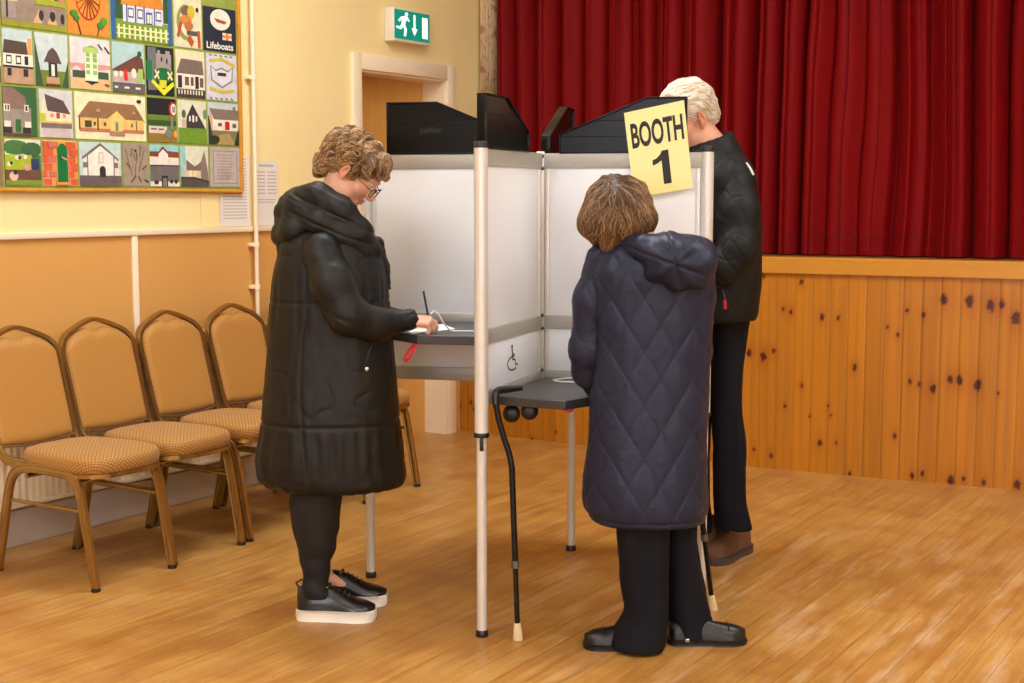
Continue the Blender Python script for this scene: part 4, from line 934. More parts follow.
# ---------------------------------------------------------------- walking sticks
m_stick=mat('black lacquered aluminium tube',(30,31,32),.25,metal=.5); m_fer=mat('cream rubber ferrule',(226,206,164),.7)
def stick(label,tip,axis_top,bend,handle,colz):
    e=empty('walking_stick',tuple(tip),0,label,'walking stick')
    tip=np.array(tip,float); d=nrm(np.array(axis_top)-tip)
    b=MB(); b.lathe([(.0155,0),(.0165,.006),(.0115,.05),(.0105,.056)],tip,18,axis=d); b.build('ferrule',m_fer,e,world=True)
    c=tip+d*colz
    b=MB(); b.tube([tip+d*.03,c],.0085,14); b.build('lower_tube',m_stick,e,world=True)
    b=MB(); b.tube(bez([c-d*.01,tip+d*np.linalg.norm(np.array(axis_top)-tip)*.97,np.array(axis_top)]+[np.array(x) for x in bend],8),.0098,14); b.build('upper_tube',m_stick,e,world=True)
    b=MB(); b.tube([c-d*.012,c+d*.012],.0128,14); b.build('height_collar',mat('grey collar',(110,110,108),.4,metal=.6),e,world=True)
    b=MB(); h=bez([np.array(bend[-1])-V3(0,0,.012)]+[np.array(x) for x in handle],8); m=len(h)
    b.tube(h,[.0095+.003*math.sin(math.pi*min(1,i/m*1.1)) for i in range(m)],12); b.build('handle',m_blk,e,world=True)
stick('black swan-neck walking stick hooked on the low desk beside the front post',(.019,4.268,0),at(512,470,4.305),[at(509.5,455,4.31),at(504,438,4.313),at(499,420,4.315),at(496,404,4.317)],[at(495.5,397,4.325),at(498,391,4.34),at(507,389.5,4.36),at(521,388,4.40)],.245)
stick('black walking stick standing behind the woman in the navy quilted coat',(.692,4.589,0),at(703,527,4.565),[at(701,500,4.56),at(697,470,4.555),at(690,440,4.55),at(687,415,4.55)],[V3(.585,4.56,.80),V3(.57,4.57,.812),V3(.54,4.59,.812),V3(.49,4.62,.80)],.265)
# ================================================================== PEOPLE
m_skin=vcol_mat('skin',.5,spec=.4,bmp=.12,bscale=220,sss=.12)
def hframe(yaw,pitch,roll=0):
    """rows: lateral (own left), forward, up.  yaw: heading angle from +X, pitch down positive, roll (+) tilts the top towards own left"""
    h=V3(math.cos(yaw),math.sin(yaw),0); z=V3(0,0,1); l=np.cross(z,h)
    f=h*math.cos(pitch)-z*math.sin(pitch); t=h*math.sin(pitch)+z*math.cos(pitch)
    l2=l*math.cos(roll)-t*math.sin(roll); t2=t*math.cos(roll)+l*math.sin(roll)
    return np.array([l2,f,t2])
class Head:
    def __init__(s,c,M,sc=1.0): s.c=np.array(c,float); s.M=M; s.s=sc
    def w(s,x,y,z): return s.c+s.s*(x*s.M[0]+y*s.M[1]+z*s.M[2])
    def loc(s,p): return ((p-s.c)@s.M.T)/s.s
    def build(s,F,neck_to,neck_r=.052,male=False):
        S=s.s; E=lambda c,r,k=.02,mode='add',M=None: F.ell(s.w(*c),np.array(r)*S,s.M if M is None else M,k*S,mode)
        R=lambda a,b,ra,rb,k=.012,mode='add': F.rc(s.w(*a),s.w(*b),ra*S,rb*S,k*S,mode)
        E((0,-.014,.045),(.0745,.096,.083)); E((0,.030,-.020),(.059,.064,.088),.035)
        E((0,.058,-.090),(.028,.026,.024),.045)
        for q in (-1,1):
            E((.036*q,.062,-.024),(.024,.024,.024),.03); E((.050*q,.012,-.070),(.014,.034,.024),.03)      # cheek, jaw angle
            E((.032*q,.097,.012),(.015,.013,.010),.016,'sub')                                            # eye socket
            E((.031*q,.079,.010),(.0135,.0135,.0125),.004)                                                # eyeball
            R((.020*q,.094,.0185),(.044*q,.085,.0175),.0035,.003,.006)                                    # upper lid
            R((.014*q,.098,.032),(.048*q,.084,.034),.0065,.004,.014)                                      # brow ridge
            E((.011*q,.102,-.030),(.0085,.011,.008),.010)                                                 # nostril wing
            E((.005*q,.109,-.036),(.004,.006,.003),.003,'sub')
            # ear
            Me=np.array([nrm(s.M[0]*1-s.M[1]*.35*q*q*(1 if q>0 else -1)),nrm(s.M[1]+s.M[0]*.35*(1 if q>0 else -1)),s.M[2]])
            E((.078*q,-.008,.004),(.008,.0185,.031),.008,'add',Me); E((.086*q,-.002,.006),(.006,.0095,.018),.005,'sub',Me)
            E((.0775*q,.001,-.022),(.006,.009,.011),.006,'add',Me); R((.083*q,-.006,.022),(.084*q,-.013,-.006),.0028,.0025,.004)
            R((.012*q,.097,-.040),(.026*q,.086,-.058),.0035,.003,.012,'sub')                               # fold beside the mouth
        R((0,.092,.022),(0,.110,-.020),.0075,.0105,.018); E((0,.113,-.025),(.0115,.0115,.0105),.012)
        E((0,.094,-.052),(.021,.009,.0055),.006); E((0,.092,-.064),(.018,.0095,.006),.007); R((-.02,.103,-.058),(.02,.103,-.058),.0022,.0022,.003,'sub')
        E((0,.094,-.077),(.018,.009,.006),.010,'sub')
        a=s.w(0,-.025,-.045); F.rc(a,neck_to,neck_r*S,neck_r*1.12*S,.03*S)
        if male: R((-.05,.0,-.08),(.05,.0,-.08),.03,.03,.03)
def skin_color(v,head=None,rgb=(222,160,130),rosy=.5):
    c=np.tile(np.array(srgb(rgb)),(len(v),1)); n=vn(v*60)*.06+vn(v*18)*.07
    c=c*(1+n)[:,None]
    if head is not None:
        L=head.loc(v)
        def spot(cx,cy,cz,r,col,a):
            nonlocal c
            d=np.sqrt((L[:,0]-cx)**2+(L[:,1]-cy)**2+(L[:,2]-cz)**2)/r; k=(np.clip(1.2-d,0,1)*a)[:,None]; c=c*(1-k)+np.array(srgb(col))*k
        for q in(-1,1):
            spot(.042*q,.075,-.03,.032,(214,120,100),rosy); spot(.083*q,-.004,.0,.03,(216,120,96),rosy*.9)
            spot(.031*q,.094,.010,.011,(240,228,220),.9); spot(.031*q,.096,.009,.0062,(70,60,50),1)
        spot(0,.113,-.026,.022,(206,104,86),rosy); 
        m=(np.abs(L[:,0])<.021)&(np.abs(L[:,2]+.058)<.0095)&(L[:,1]>.085); c[m]=np.array(srgb((204,120,106)))
    return np.clip(c,0,1)
def hand(F,wrist,d,pn,side,curl,S=1.0,thumb=(.55,.75,.35),spread=.06,k=.005):
    """d towards the fingertips, pn out of the palm, side to the thumb"""
    d=nrm(d); pn=nrm(np.array(pn)-d*np.dot(pn,d)); side=nrm(np.array(side)-d*np.dot(side,d)-pn*np.dot(side,pn)); W_=np.array(wrist,float)
    xs=[.028,.0095,-.009,-.027]; Ls=[.070,.079,.073,.057]; ks=[.088,.092,.087,.078]
    for i in range(4):
        kn=W_+S*(d*ks[i]+side*xs[i]-pn*.002*(i in(1,2)))
        F.rc(W_+S*side*xs[i]*.62,kn,.0135*S,.0105*S,.012*S)
        p=kn; ang=0; dd=nrm(d+side*xs[i]*spread/.028); 
        rr=[.0095,.0085,.0078,.0066]; 
        for j,fr_ in enumerate((.46,.30,.24)):
            ang+=curl[i][j]; v=dd*math.cos(ang)+pn*math.sin(ang); q=p+v*Ls[i]*fr_*S; F.rc(p,q,rr[j]*S,rr[j+1]*S,k*S); p=q
    p=W_+S*(d*.022+side*.024); F.rc(W_+side*.012*S,p,.016*S,.0155*S,.012*S)
    v=nrm(side*thumb[0]+d*thumb[1]+pn*thumb[2])
    for L_,ra,rb,bend in ((.040,.0145,.0108,0),(.031,.0105,.0092,.18),(.026,.0092,.0070,.25)):
        v=nrm(v+(-side*.7+d*.3)*bend); q=p+v*L_*S; F.rc(p,q,ra*S,rb*S,.007*S); p=q
    F.rc(W_-d*.05*S,W_+d*.02*S,.023*S,.024*S,.012*S,flat=(pn,.75))
def fold_noise(v,sx,sy,sz,seed=0): return vn(v*np.array([sx,sy,sz])+seed)
def ridge(x): return 1-np.abs(x)*2
def crease(v,ax,ay,az,seed=0,w=.09,M=None):
    q=v if M is None else v@np.array(M).T
    return np.exp(-(vn(q*np.array([ax,ay,az])+seed)/w)**2)*np.clip(vn(q*np.array([ax,ay,az])*.6+seed+9)+.45,0,1)
# --- hair made of a base volume and many combed locks
def comb(name,v,f,mats,parent,n,L,r,flow,seed,colors,wave=.004,start=None,steps=9,lift=.0015):
    rng=np.random.default_rng(seed); bv=BVHTree.FromPolygons([tuple(p) for p in v],[list(map(int,q)) for q in f])
    idx=rng.integers(0,len(v),n*4); VS=[];FS=[];CC=[]; cnt=0
    for i in idx:
        if cnt>=n: break
        p=v[i].copy()
        if start is not None and not start(p): continue
        cnt+=1; pts=[]; ph=rng.random()*6.28; fq=rng.uniform(2.0,3.6); aw=wave*rng.uniform(.5,1.4); Lk=L*rng.uniform(.6,1.2); d=None; lf=lift*rng.uniform(.3,2.2)
        for s in range(steps):
            hit=bv.find_nearest(Vector(p)); q=np.array(hit[0]); nn=np.array(hit[1]); 
            fl=np.array(flow(q)); fl=fl-nn*np.dot(fl,nn); fl=nrm(fl+1e-6); d=fl if d is None else nrm(d*.5+fl*.5)
            sd=np.cross(nn,d); t=s/(steps-1)
            pts.append(q+nn*(lf+.002*math.sin(t*3.1))+sd*aw*math.sin(ph+t*fq*3.1)); p=q+d*Lk/(steps-1)
        rad=[r*rng.uniform(.7,1.3)*(.35+.65*math.sin(math.pi*min(1,(k+.8)/(steps)))**.6) for k in range(steps)]; rad[-1]*=.25
        b=len(VS); ng=5; N_=None
        for k in range(steps):
            t=nrm(pts[min(k+1,steps-1)]-pts[max(k-1,0)]+1e-9)
            N_=(V3(.3,.2,1) if N_ is None else N_); N_=nrm(N_-t*np.dot(N_,t)+1e-9); B=np.cross(t,N_)
            for g in range(ng): a=2*math.pi*g/ng; VS.append(pts[k]+rad[k]*(math.cos(a)*N_+math.sin(a)*B))
        for k in range(steps-1):
            for g in range(ng): FS.append([b+k*ng+g,b+k*ng+(g+1)%ng,b+(k+1)*ng+(g+1)%ng,b+(k+1)*ng+g])
        w=rng.random(); c=np.array(srgb(colors[0]))*(1-w)+np.array(srgb(colors[1]))*w
        if rng.random()<.25: c=np.array(srgb(colors[2]))
        CC+= [c]*(steps*ng)
    return np_obj(name,np.array(VS),np.array(FS),mats,parent,col=np.array(CC))
m_hair=vcol_mat('hair',.42,spec=.35,streak=None)
# --- shoes
def shoe(parent,name,heel,d,L,W_,H,tmat,smat,sole=.03,soleg=.004,toe=.9,z0=0,sname='sole'):
    d=nrm(V3(d[0],d[1],0)); n=V3(-d[1],d[0],0); heel=np.array(heel,float); heel[2]=z0
    T=np.array([0,.02,.06,.13,.22,.32,.42,.52,.62,.72,.81,.89,.95,.985,1.0]); w=np.array([.34,.56,.72,.80,.82,.80,.80,.85,.93,1.0,.99,.90,.70,.46,.2])
    hz=np.array(H); hh=np.interp(T,np.linspace(0,1,len(hz)),hz)
    vs=[];K=17
    for i,t in enumerate(T):
        hw=w[i]*W_/2
        for k in range(K):
            a=math.pi*k/(K-1); e=2.4; c,s_=math.cos(a),math.sin(a); x=math.copysign(abs(c)**(2/e),c)*hw; z=abs(s_)**(2/e)*hh[i]
            narrow=1-.28*(z/max(hh.max(),1e-6))**1.3
            vs.append(heel+d*t*L+n*x*narrow+V3(0,0,sole*.8+z))
    b=MB(); m=len(T); b.add(vs,[[i*K+k,i*K+k+1,(i+1)*K+k+1,(i+1)*K+k] for i in range(m-1) for k in range(K-1)]+[[k for k in range(K)],[(m-1)*K+k for k in range(K)][::-1]]+[[i*K,(i+1)*K,(i+1)*K+K-1,i*K+K-1] for i in range(m-1)])
    o=b.build(name,tmat,parent,world=True,smooth=70)
    b=MB(); out=[]
    for sgn in (1,-1):
        rng_=range(len(T)) if sgn>0 else range(len(T)-1,-1,-1)
        for i in rng_: out.append((T[i]*L*1.0+(T[i]-.5)*soleg*2, sgn*(w[i]*W_/2+soleg)))
    prev=None; rings=[]
    for g,z in ((-.003,0),(0,.004),(.001,sole*.55),(-.001,sole),(-.006,sole+.002)):
        rings.append([heel+d*(x+(g if x>L/2 else -g))+n*(y+math.copysign(g,y))+V3(0,0,z) for x,y in out])
    nn=len(out); vs=[p for r_ in rings for p in r_]
    b.add(vs,[[i*nn+k,i*nn+(k+1)%nn,(i+1)*nn+(k+1)%nn,(i+1)*nn+k][::-1] for i in range(4) for k in range(nn)]+[list(range(nn)),[4*nn+k for k in range(nn)][::-1]])
    b.build(sname,smat,o,world=True,smooth=50)
    top=lambda t,x=0: heel+d*t*L+n*x+V3(0,0,sole*.8+float(np.interp(t,T,hh))*(1-(2*abs(x)/W_)**2.4*.5))
    return o,top,d,n
def laces(o,top,ts,w,m,r=.0028):
    for i,t in enumerate(ts):
        b=MB(); s=1 if i%2 else -1
        b.tube(bez([top(t,-w)+V3(0,0,.001),top(t+.01,0)+V3(0,0,.005),top(t-.005,w)+V3(0,0,.001)],5),r,6); b.build('lace',m,o,world=True)

# ============================================ 1. woman in the long black coat (left), writing on the high desk
YA=4.58
wa=empty('person',(-.62,YA,0),0,'woman with short fair curly hair and glasses in a long black coat writing','person')
HA=Head(at(352,172,YA),hframe(math.radians(-9),math.radians(41)),.93)
F=Field([(-.92,-.645,.010),(-.645,-.225,.003),(-.225,-.16,.01)],[(4.28,4.42,.01),(4.42,4.70,.003),(4.70,4.92,.01)],[(-.01,.93,.01),(.93,1.06,.003),(1.06,1.34,.01),(1.34,1.67,.003)])
nk=at(331,214,YA); HA.build(F,nk,.050)
sh=at(322,245,YA); pel=at(322,385,YA); chest=at(330,275,YA)
F.ell(chest,(.10,.13,.13),k=.05); F.chain([nk,chest,pel],[.055,.11,.13],.06); F.ell(pel,(.14,.17,.12),k=.05)
for y_,kx in ((4.50,316),(4.66,324)):
    hip=at(322,400,y_); hip[2]=.82; kn=V3(at(kx-2,510,y_)[0],y_,.46); an=V3(at(kx-2,575,y_)[0],y_,.10)
    F.chain([hip,kn,an],[.075,.045,.030],.03); F.rc(an,V3(an[0]+.12,y_,.052),.026,.018,.02)
# arms
sR=at(324,246,4.415); eR=at(350,322,4.37); wR=at(405,319.5,4.475)
sR=at(324,262,4.45); F.chain([sR,eR,wR],[.035,.034,.025],.02)
sL=at(326,262,4.71); eL=at(362,322,4.80); wL=at(409,322,4.69)
F.chain([sL,eL,wL],[.032,.034,.025],.02)
hd_=[(.75,.85,.6),(.8,.9,.6),(.85,.95,.6),(.85,.95,.6)]
hand(F,wR,nrm((1,.15,-.10)),nrm((0,.35,-.95)),nrm((.05,.9,.35)),[(.55,.8,.5),(.75,.85,.5),(.9,.9,.5),(1.0,.9,.5)],.90,thumb=(.25,.85,.45))
hand(F,wL,nrm((1,-.35,-.2)),nrm((0,0,-1)),nrm((-.3,-1,0)),[(.2,.35,.2)]*4,.93)
v,f=F.mesh(1)
np_obj('body',v,f,m_skin,wa,col=skin_color(v,HA,(220,166,138),.4))
# hair
FH=Field((-.68,-.36,.0032),(4.43,4.73,.0032),(1.34,1.69,.0032))
hw=HA.w; HS=HA.s
def hE(c,r,k=.02,mode='add'): FH.ell(hw(*c),np.array(r)*HS,HA.M,k,mode)
hE((0,-.034,.050),(.094,.110,.090)); hE((0,.040,.090),(.070,.056,.040),.03); hE((0,-.084,-.020),(.068,.044,.075),.03)
hE((.062,.035,.058),(.025,.040,.042),.02); hE((-.062,.035,.058),(.025,.040,.042),.02); hE((0,.088,.070),(.056,.020,.028),.02)
hE((0,.125,-.02),(.085,.070,.080),.012,'sub')
for q in (-1,1): hE((.093*q,.004,-.014),(.030,.026,.038),.010,'sub'); hE((.070*q,.024,.016),(.014,.014,.028),.010)
hE((0,-.030,-.110),(.09,.060,.055),.01,'sub')
v,f=FH.mesh(1); n=vnormals(v,f); L=HA.loc(v)
q1=vn(L*np.array([26,26,26])+3)*.5; wv=np.sin(L[:,1]*150+L[:,2]*95+vn(L*22)*4.2+q1*2)
v=v+n*(.0065*np.abs(wv)**.8*np.sign(wv)*.6+.006*vn(L*34+9)+.0025*vn(L*90))[:,None]
cc=np.array(srgb((96,70,44)))[None]*(1+.3*wv*.5+.2*vn(L*70))[:,None]
hr=np_obj('hair',v,f,m_hair,wa,col=np.clip(cc,0,1))
fl=lambda p:(lambda l:(HA.M[1]*(-.75 if l[1]<.035 else .9)+HA.M[2]*(-1.0 if l[2]<.07 else -.15)+HA.M[0]*(.5*np.sign(l[0]))))(HA.loc(p))
comb('hair_locks',v,f,m_hair,hr,2400,.060,.0017,fl,3,((104,76,48),(156,120,80),(190,154,112)),wave=.0042,lift=.0008)
# glasses
m_gl=mat('dark spectacle frame',(50,34,40),.25,metal=.3); m_lens,nt_,b_=newmat('spectacle lens'); b_.inputs['Base Color'].default_value=(1,1,1,1); b_.inputs['Roughness'].default_value=.02; b_.inputs['Transmission Weight'].default_value=1; b_.inputs['IOR'].default_value=1.0; b_.inputs['Alpha'].default_value=.12
gl=empty('glasses',(0,0,0)); gl.parent=wa
b=MB()
for q in (-1,1):
    ring=[hw(.033*q+.025*math.cos(a),.116-.02*abs(math.cos(a))*.3,-.002+.0185*math.sin(a)) for a in np.linspace(0,2*math.pi,20,endpoint=False)]
    b.tube(ring,.0019,6,closed=True)
    b.tube([hw(.058*q,.110,.004),hw(.076*q,.085,.010),hw(.081*q,.03,.012),hw(.080*q,-.005,.010),hw(.079*q,-.022,-.006)],.0015,6)
b.tube([hw(-.009,.117,.002),hw(0,.119,.005),hw(.009,.117,.002)],.0017,6); b.build('spectacle_frame',m_gl,gl,world=True)
for q in (-1,1):
    b=MB(); b.add([hw(.033*q+.024*math.cos(a),.113-.02*abs(math.cos(a))*.3,-.002+.0175*math.sin(a)) for a in np.linspace(0,2*math.pi,20,endpoint=False)],[list(range(20))]); b.build('lens',m_lens,gl,world=True)
# coat
m_coat1=mat('black matt polyester coat cloth',(25,23,21),.5,bmp=.7,bscale=15,spec=.3)
def torso_rings(rows,Y0,shift=None):
    out=[]
    for y,l,r,ry in rows:
        a=at(l,y,Y0); c=at(r,y,Y0); out.append((float(a[2]),float((a[0]+c[0])/2),Y0,float((c[0]-a[0])/2),ry))
    return out
FC=Field((-.93,-.22,.0055),(4.26,4.90,.0055),(.37,1.50,.0055))
rows=[(222,293,362,.10),(236,283,372,.145),(262,275,383,.17),(300,271,389,.175),(345,268,394,.178),(390,264,398,.19),(430,260,401,.20),(462,256,404,.205),(478,259,405,.20),(487,268,403,.185)]
FC.loft(torso_rings(rows,YA),rim=.03,p=2.25)
v,f=FC.mesh(1); n=vnormals(v,f)
zs1=at(330,428,4.4)[2]
def seam(x,w): return np.exp(-(x/w)**2)
fold=fold_noise(v,9,9,2.2)*.007-.0045*crease(v,16,16,3.2,7)-.003*crease(v,20,20,16,31)+fold_noise(v,50,50,30,3)*.0009
low=np.clip((zs1-v[:,2])/.05,0,1); wr=np.sin(np.arctan2(v[:,1]-YA,v[:,0]+.6)*26+vn(v*9)*2)*.0035*low*np.exp(-np.abs(v[:,2]-zs1)*6)
waist=at(300,300,4.58)[2]
gath=np.sin(np.arctan2(v[:,1]-YA,v[:,0]+.6)*30+vn(v*7)*3)*.0022*np.exp(-((v[:,2]-waist)/.09)**2)
v=v+n*(fold+wr+gath-.006*seam(v[:,2]-zs1,.006)-.003*seam(v[:,2]-waist,.006)-.0035*seam(v[:,0]-at(305,300,4.4)[0]-.02*np.sin(v[:,2]*6),.005)*(v[:,1]<YA))[:,None]
coat=np_obj('coat',v,f,m_coat1,wa)
def sleeve(name,pts,rs,cuff,mat_,parent,h=.0045,quilt=None,foldamp=.006,k=.03,seed=0):
    P=np.array(pts); lo=P.min(0)-max(rs)-.03; hi=P.max(0)+max(rs)+.03
    G=Field((lo[0],hi[0],h),(lo[1],hi[1],h),(lo[2],hi[2],h)); G.chain(pts,rs,k)
    if cuff: 
        d=nrm(P[-1]-P[-2]); G.rc(P[-1]-d*.012,P[-1]+d*.004,cuff,cuff,.006); G.rc(P[-1]+d*.006,P[-1]+d*.03,cuff*.72,cuff*.72,.004,'sub')
    v,f=G.mesh(1); n=vnormals(v,f)
    # distance along the sleeve
    best=np.full(len(v),9.); S_=np.zeros(len(v)); acc=0
    for i in range(len(P)-1):
        ab=P[i+1]-P[i]; L=np.linalg.norm(ab); t=np.clip(((v-P[i])@ab)/L**2,0,1); dd=np.linalg.norm(v-P[i]-t[:,None]*ab,axis=1)
        m=dd<best; best[m]=dd[m]; S_[m]=acc+t[m]*L; acc+=L
    disp=-foldamp*crease(v,13,13,13,seed+2,.10)-foldamp*.7*crease(v,20,20,20,seed+17,.10,[[.8,0,.6],[0,1,0],[-.2,0,.3]])+foldamp*.5*vn(v*9+seed)+.0008*vn(v*60)
    if quilt is not None: disp=disp+quilt(v,S_)
    return np_obj(name,v+n*disp[:,None],f,mat_,parent)
sleeve('coat_sleeve',[at(322,252,4.43),at(333,285,4.385),at(348,316,4.375),at(376,325,4.42),at(408,320,4.473)],[.066,.066,.062,.050,.034],.038,m_coat1,coat,foldamp=.006)
sleeve('coat_sleeve',[at(326,252,4.73),at(345,290,4.79),at(365,316,4.79),at(402,322,4.70)],[.072,.07,.062,.040],.040,m_coat1,coat,foldamp=.005,seed=5)
# hood and high collar
FK=Field((-.88,-.36,.0045),(4.34,4.82,.0045),(1.10,1.52,.0045))
for sg_ in (-1,1):
    FK.chain([at(300,197,YA+.03*sg_),at(318,195,YA+.085*sg_),at(340,210,YA+.105*sg_),at(360,232,YA+.10*sg_),at(374,252,YA+.05*sg_)],[.036,.040,.042,.036,.032],.04)
    FK.chain([at(298,212,YA+.08*sg_),at(318,222,YA+.12*sg_),at(342,236,YA+.12*sg_),at(364,252,YA+.10*sg_)],[.040,.036,.030,.024],.03)
FK.chain([at(302,206,YA-.07),at(296,213,YA),at(302,206,YA+.07)],[.056,.066,.056],.03)
FK.chain([at(293,230,YA-.09),at(287,236,YA),at(293,230,YA+.09)],[.046,.048,.046],.03)
FK.rc(at(286,250,YA-.03),at(284,262,YA),.03,.016,.02)
FK.rc(at(334,228,YA),at(350,236,YA),.085,.07,.03)
FK.ell(at(336,212,YA),(.075,.080,.06),k=.02)
FK.ell(at(342,180,YA),(.082,.070,.085),k=.02,mode='sub')
FK.chain([at(376,244,YA),at(383,268,YA),at(388,300,YA)],[.028,.022,.016],.015)
v,f=FK.mesh(1); n=vnormals(v,f)
Mr=[[.92,0,-.39],[0,1,0],[.39,0,.92]]
d=-.007*crease(v,3,4,20,2,.13,Mr)-.005*crease(v,4,5,26,22,.11,Mr)+.0012*vn(v*14)+.0008*vn(v*70)
np_obj('coat_hood',v+n*d[:,None],f,m_coat1,coat)
m_snap=mat('silver press stud',(200,195,185),.25,1)
b=MB()
c=at(366.8,369,4.372); b.lathe([(.001,0),(.0065,.001),(.0065,.004),(.002,.006)],c,14,axis=(.1,-1,.1)); b.build('press_stud',m_snap,coat,world=True)
b=MB(); b.tube(bez([at(364,372,4.385),at(366,362,4.383),at(370,350,4.388),at(372.5,343,4.40)],5),.004,6); b.build('pocket_welt',m_coat1,coat,world=True)
# leggings
m_leg=mat('black ribbed leggings',(16,15,16),.75,bmp=.3,bscale=260,vscale=(3,3,.4))
for y_,rows_ in ((4.50,[(478,292,342),(505,289.5,338),(530,293,337),(550,298,334),(566,301,330),(582,303,329),(598,302,333)]),(4.67,[(478,300,345),(505,300,341),(530,303,339),(550,306,335),(566,309,331),(584,311,331),(596,311,335)])):
    G=Field((-.82,-.52,.005),(y_-.12,y_+.12,.005),(.05,.60,.005)); rr=[]
    for y,l,r in rows_:
        a=at(l,y,y_); c=at(r,y,y_); rr.append((float(a[2]),float((a[0]+c[0])/2),y_,float((c[0]-a[0])/2),float((c[0]-a[0])/2)*.92))
    G.loft(rr,rim=.01,p=2.0); v,f=G.mesh(1); n=vnormals(v,f); v=v+n*(.003*np.sin(v[:,2]*75+vn(v*8)*4)*np.clip((.34-v[:,2])/.15,0.1,1)+.0015*vn(v*25))[:,None]
    np_obj('leggings',v,f,m_leg,wa)
m_leather=mat('black shoe leather',(26,25,27),.27,bmp=.15,bscale=110,coat=.15); m_sole=mat('off white rubber sole',(238,232,222),.5); m_lace=mat('black and gold lace',(70,58,44),.4,metal=.4)
h1=on_z(297.5,613); h2=on_z(312,600)
for hx,dv,yy in ((V3(-.722,4.505,0),(1,-.06),0),(V3(-.70,4.675,0),(1,-.02),1)):
    o,top,d_,n_=shoe(wa,'trainer',hx,dv,.262,.098,[.082,.088,.092,.092,.078,.058,.044,.036,.024],m_leather,m_sole,sole=.034)
    laces(o,top,(.42,.48,.54,.60,.66),.018,m_lace)
    b=MB(); b.tube([top(.02)+V3(0,0,-.01),top(.0)+V3(-.006,0,.012),top(.06)+V3(0,0,.02)],.004,6); b.build('heel_tab',m_leather,o,world=True)
    for k in (-1,1):
        b=MB(); c=top(.40,.020*k)+V3(0,0,.002); b.lathe([(.002,0),(.005,.001),(.005,.003),(.002,.004)],c,10,axis=(0,-.5*(1),.8))
        b.build('gold_eyelet',m_gold,o,world=True)
# pencil
pc=empty('pencil',tuple(at(430,328,4.51)),0,'dark blue pencil held upright by the woman in the long black coat','pencil')
b=MB(); p0=at(430.4,329,4.515); p1=at(423.4,291,4.50); b.tube([p0+nrm(p1-p0)*.012,p1],.0036,6); b.build('pencil_shaft',mat('dark blue pencil lacquer',(30,36,70),.3),pc,world=True)
b=MB(); b.lathe([(.0006,0),(.0034,.013)],p0,8,axis=tuple(p1-p0)); b.build('pencil_tip',mat('bare pencil wood',(210,170,120),.7),pc,world=True)
b=MB(); q=nrm(p1-p0); b.tube([p1,p1+q*.014],.0038,10); b.build('pencil_end',mat('dipped pencil end',(215,210,205),.4),pc,world=True)

# ============================================ 2. woman in the navy quilted coat (seen from behind)
YB=4.25
wb=empty('person',(.42,YB,0),0,'woman with a brown bob in a long navy quilted coat seen from behind','person')
HB=Head(at(618,219,4.29),hframe(math.radians(97),math.radians(34),math.radians(0)),.93)
F=Field((.10,.72,.006),(4.03,4.80,.006),[(-.01,.70,.012),(.70,1.50,.006)])
nk=at(638,243,4.22); HB.build(F,nk,.050)
F.chain([nk,at(650,290,4.26),at(648,385,4.26)],[.045,.08,.10],.04); F.ell(at(650,290,4.26),(.12,.07,.12),k=.05); F.ell(at(647,395,4.26),(.15,.12,.12),k=.05)
for px in (634,672):
    yy=4.20 if px<650 else 4.30; hip=at(px,420,4.25); F.chain([hip,V3(at(643 if px<650 else 681,540,yy)[0],yy,.40),V3(at(641 if px<650 else 688,620,yy)[0],yy,.08)],[.075,.045,.034],.03)
F.chain([at(609,268,4.25),at(590,355,4.27),at(597,386,4.46)],[.032,.030,.025],.02); F.chain([at(692,268,4.25),at(694,352,4.30),at(672,372,4.56)],[.032,.030,.025],.02)
hand(F,at(597,386,4.46),nrm((.35,1,-.12)),(0,0,-1),nrm((1,-.3,0)),[(.3,.4,.3)]*4,.92); hand(F,at(672,372,4.56),nrm((-.35,1,-.25)),(0,0,-1),nrm((-1,-.3,0)),[(.3,.5,.3)]*4,.92)
v,f=F.mesh(1); np_obj('body',v,f,m_skin,wb,col=skin_color(v,HB,(222,164,138),.3))
# bob
FH=Field((.13,.52,.0035),(4.08,4.46,.0035),(1.18,1.50,.0035))
hb=HB.w
def bE(c,r,k=.02,mode='add'): FH.ell(hb(*c),np.array(r)*HB.s,HB.M,k,mode)
bE((0,-.022,.046),(.106,.116,.088))
top_=at(616,203,4.27)
FH.ell(at(617,213,4.24),(.108,.10,.088),k=.03)
FH.ell(at(609,225,4.22),(.092,.075,.058),k=.03); FH.ell(at(640,221,4.23),(.048,.07,.054),k=.03)
FH.rc(at(594,222,4.24),at(598,242,4.25),.032,.020,.02); FH.rc(at(615,232,4.19),at(606,246,4.19),.035,.018,.02)
FH.ell(hb(0,.14,-.03),(.07,.05,.08),HB.M,.015,'sub')
v,f=FH.mesh(1); n=vnormals(v,f)
cr=at(614,178,4.20)
ang=np.arctan2(v[:,2]-cr[2],v[:,0]-cr[0]); wv=np.sin(ang*15+vn(v*9)*2.4+v[:,2]*20)
v=v+n*(.0022*wv+.005*vn(v*np.array([14,14,8]))+.0008*vn(v*80))[:,None]
cc=np.array(srgb((70,50,36)))[None]*(1+.28*wv+.2*vn(v*60))[:,None]
hr=np_obj('hair',v,f,m_hair,wb,col=np.clip(cc,0,1))
def flb(p):
    r=p-cr; fl_=V3(r[0]*1.2,r[1]*.2,min(r[2],0)-.05); 
    return fl_+V3(-.02 if p[2]<at(616,222,4.2)[2] else 0,0,0)
comb('hair_locks',v,f,m_hair,hr,3800,.105,.0013,flb,5,((66,46,32),(122,90,60),(158,124,84)),wave=.0045,steps=10,lift=.0008)
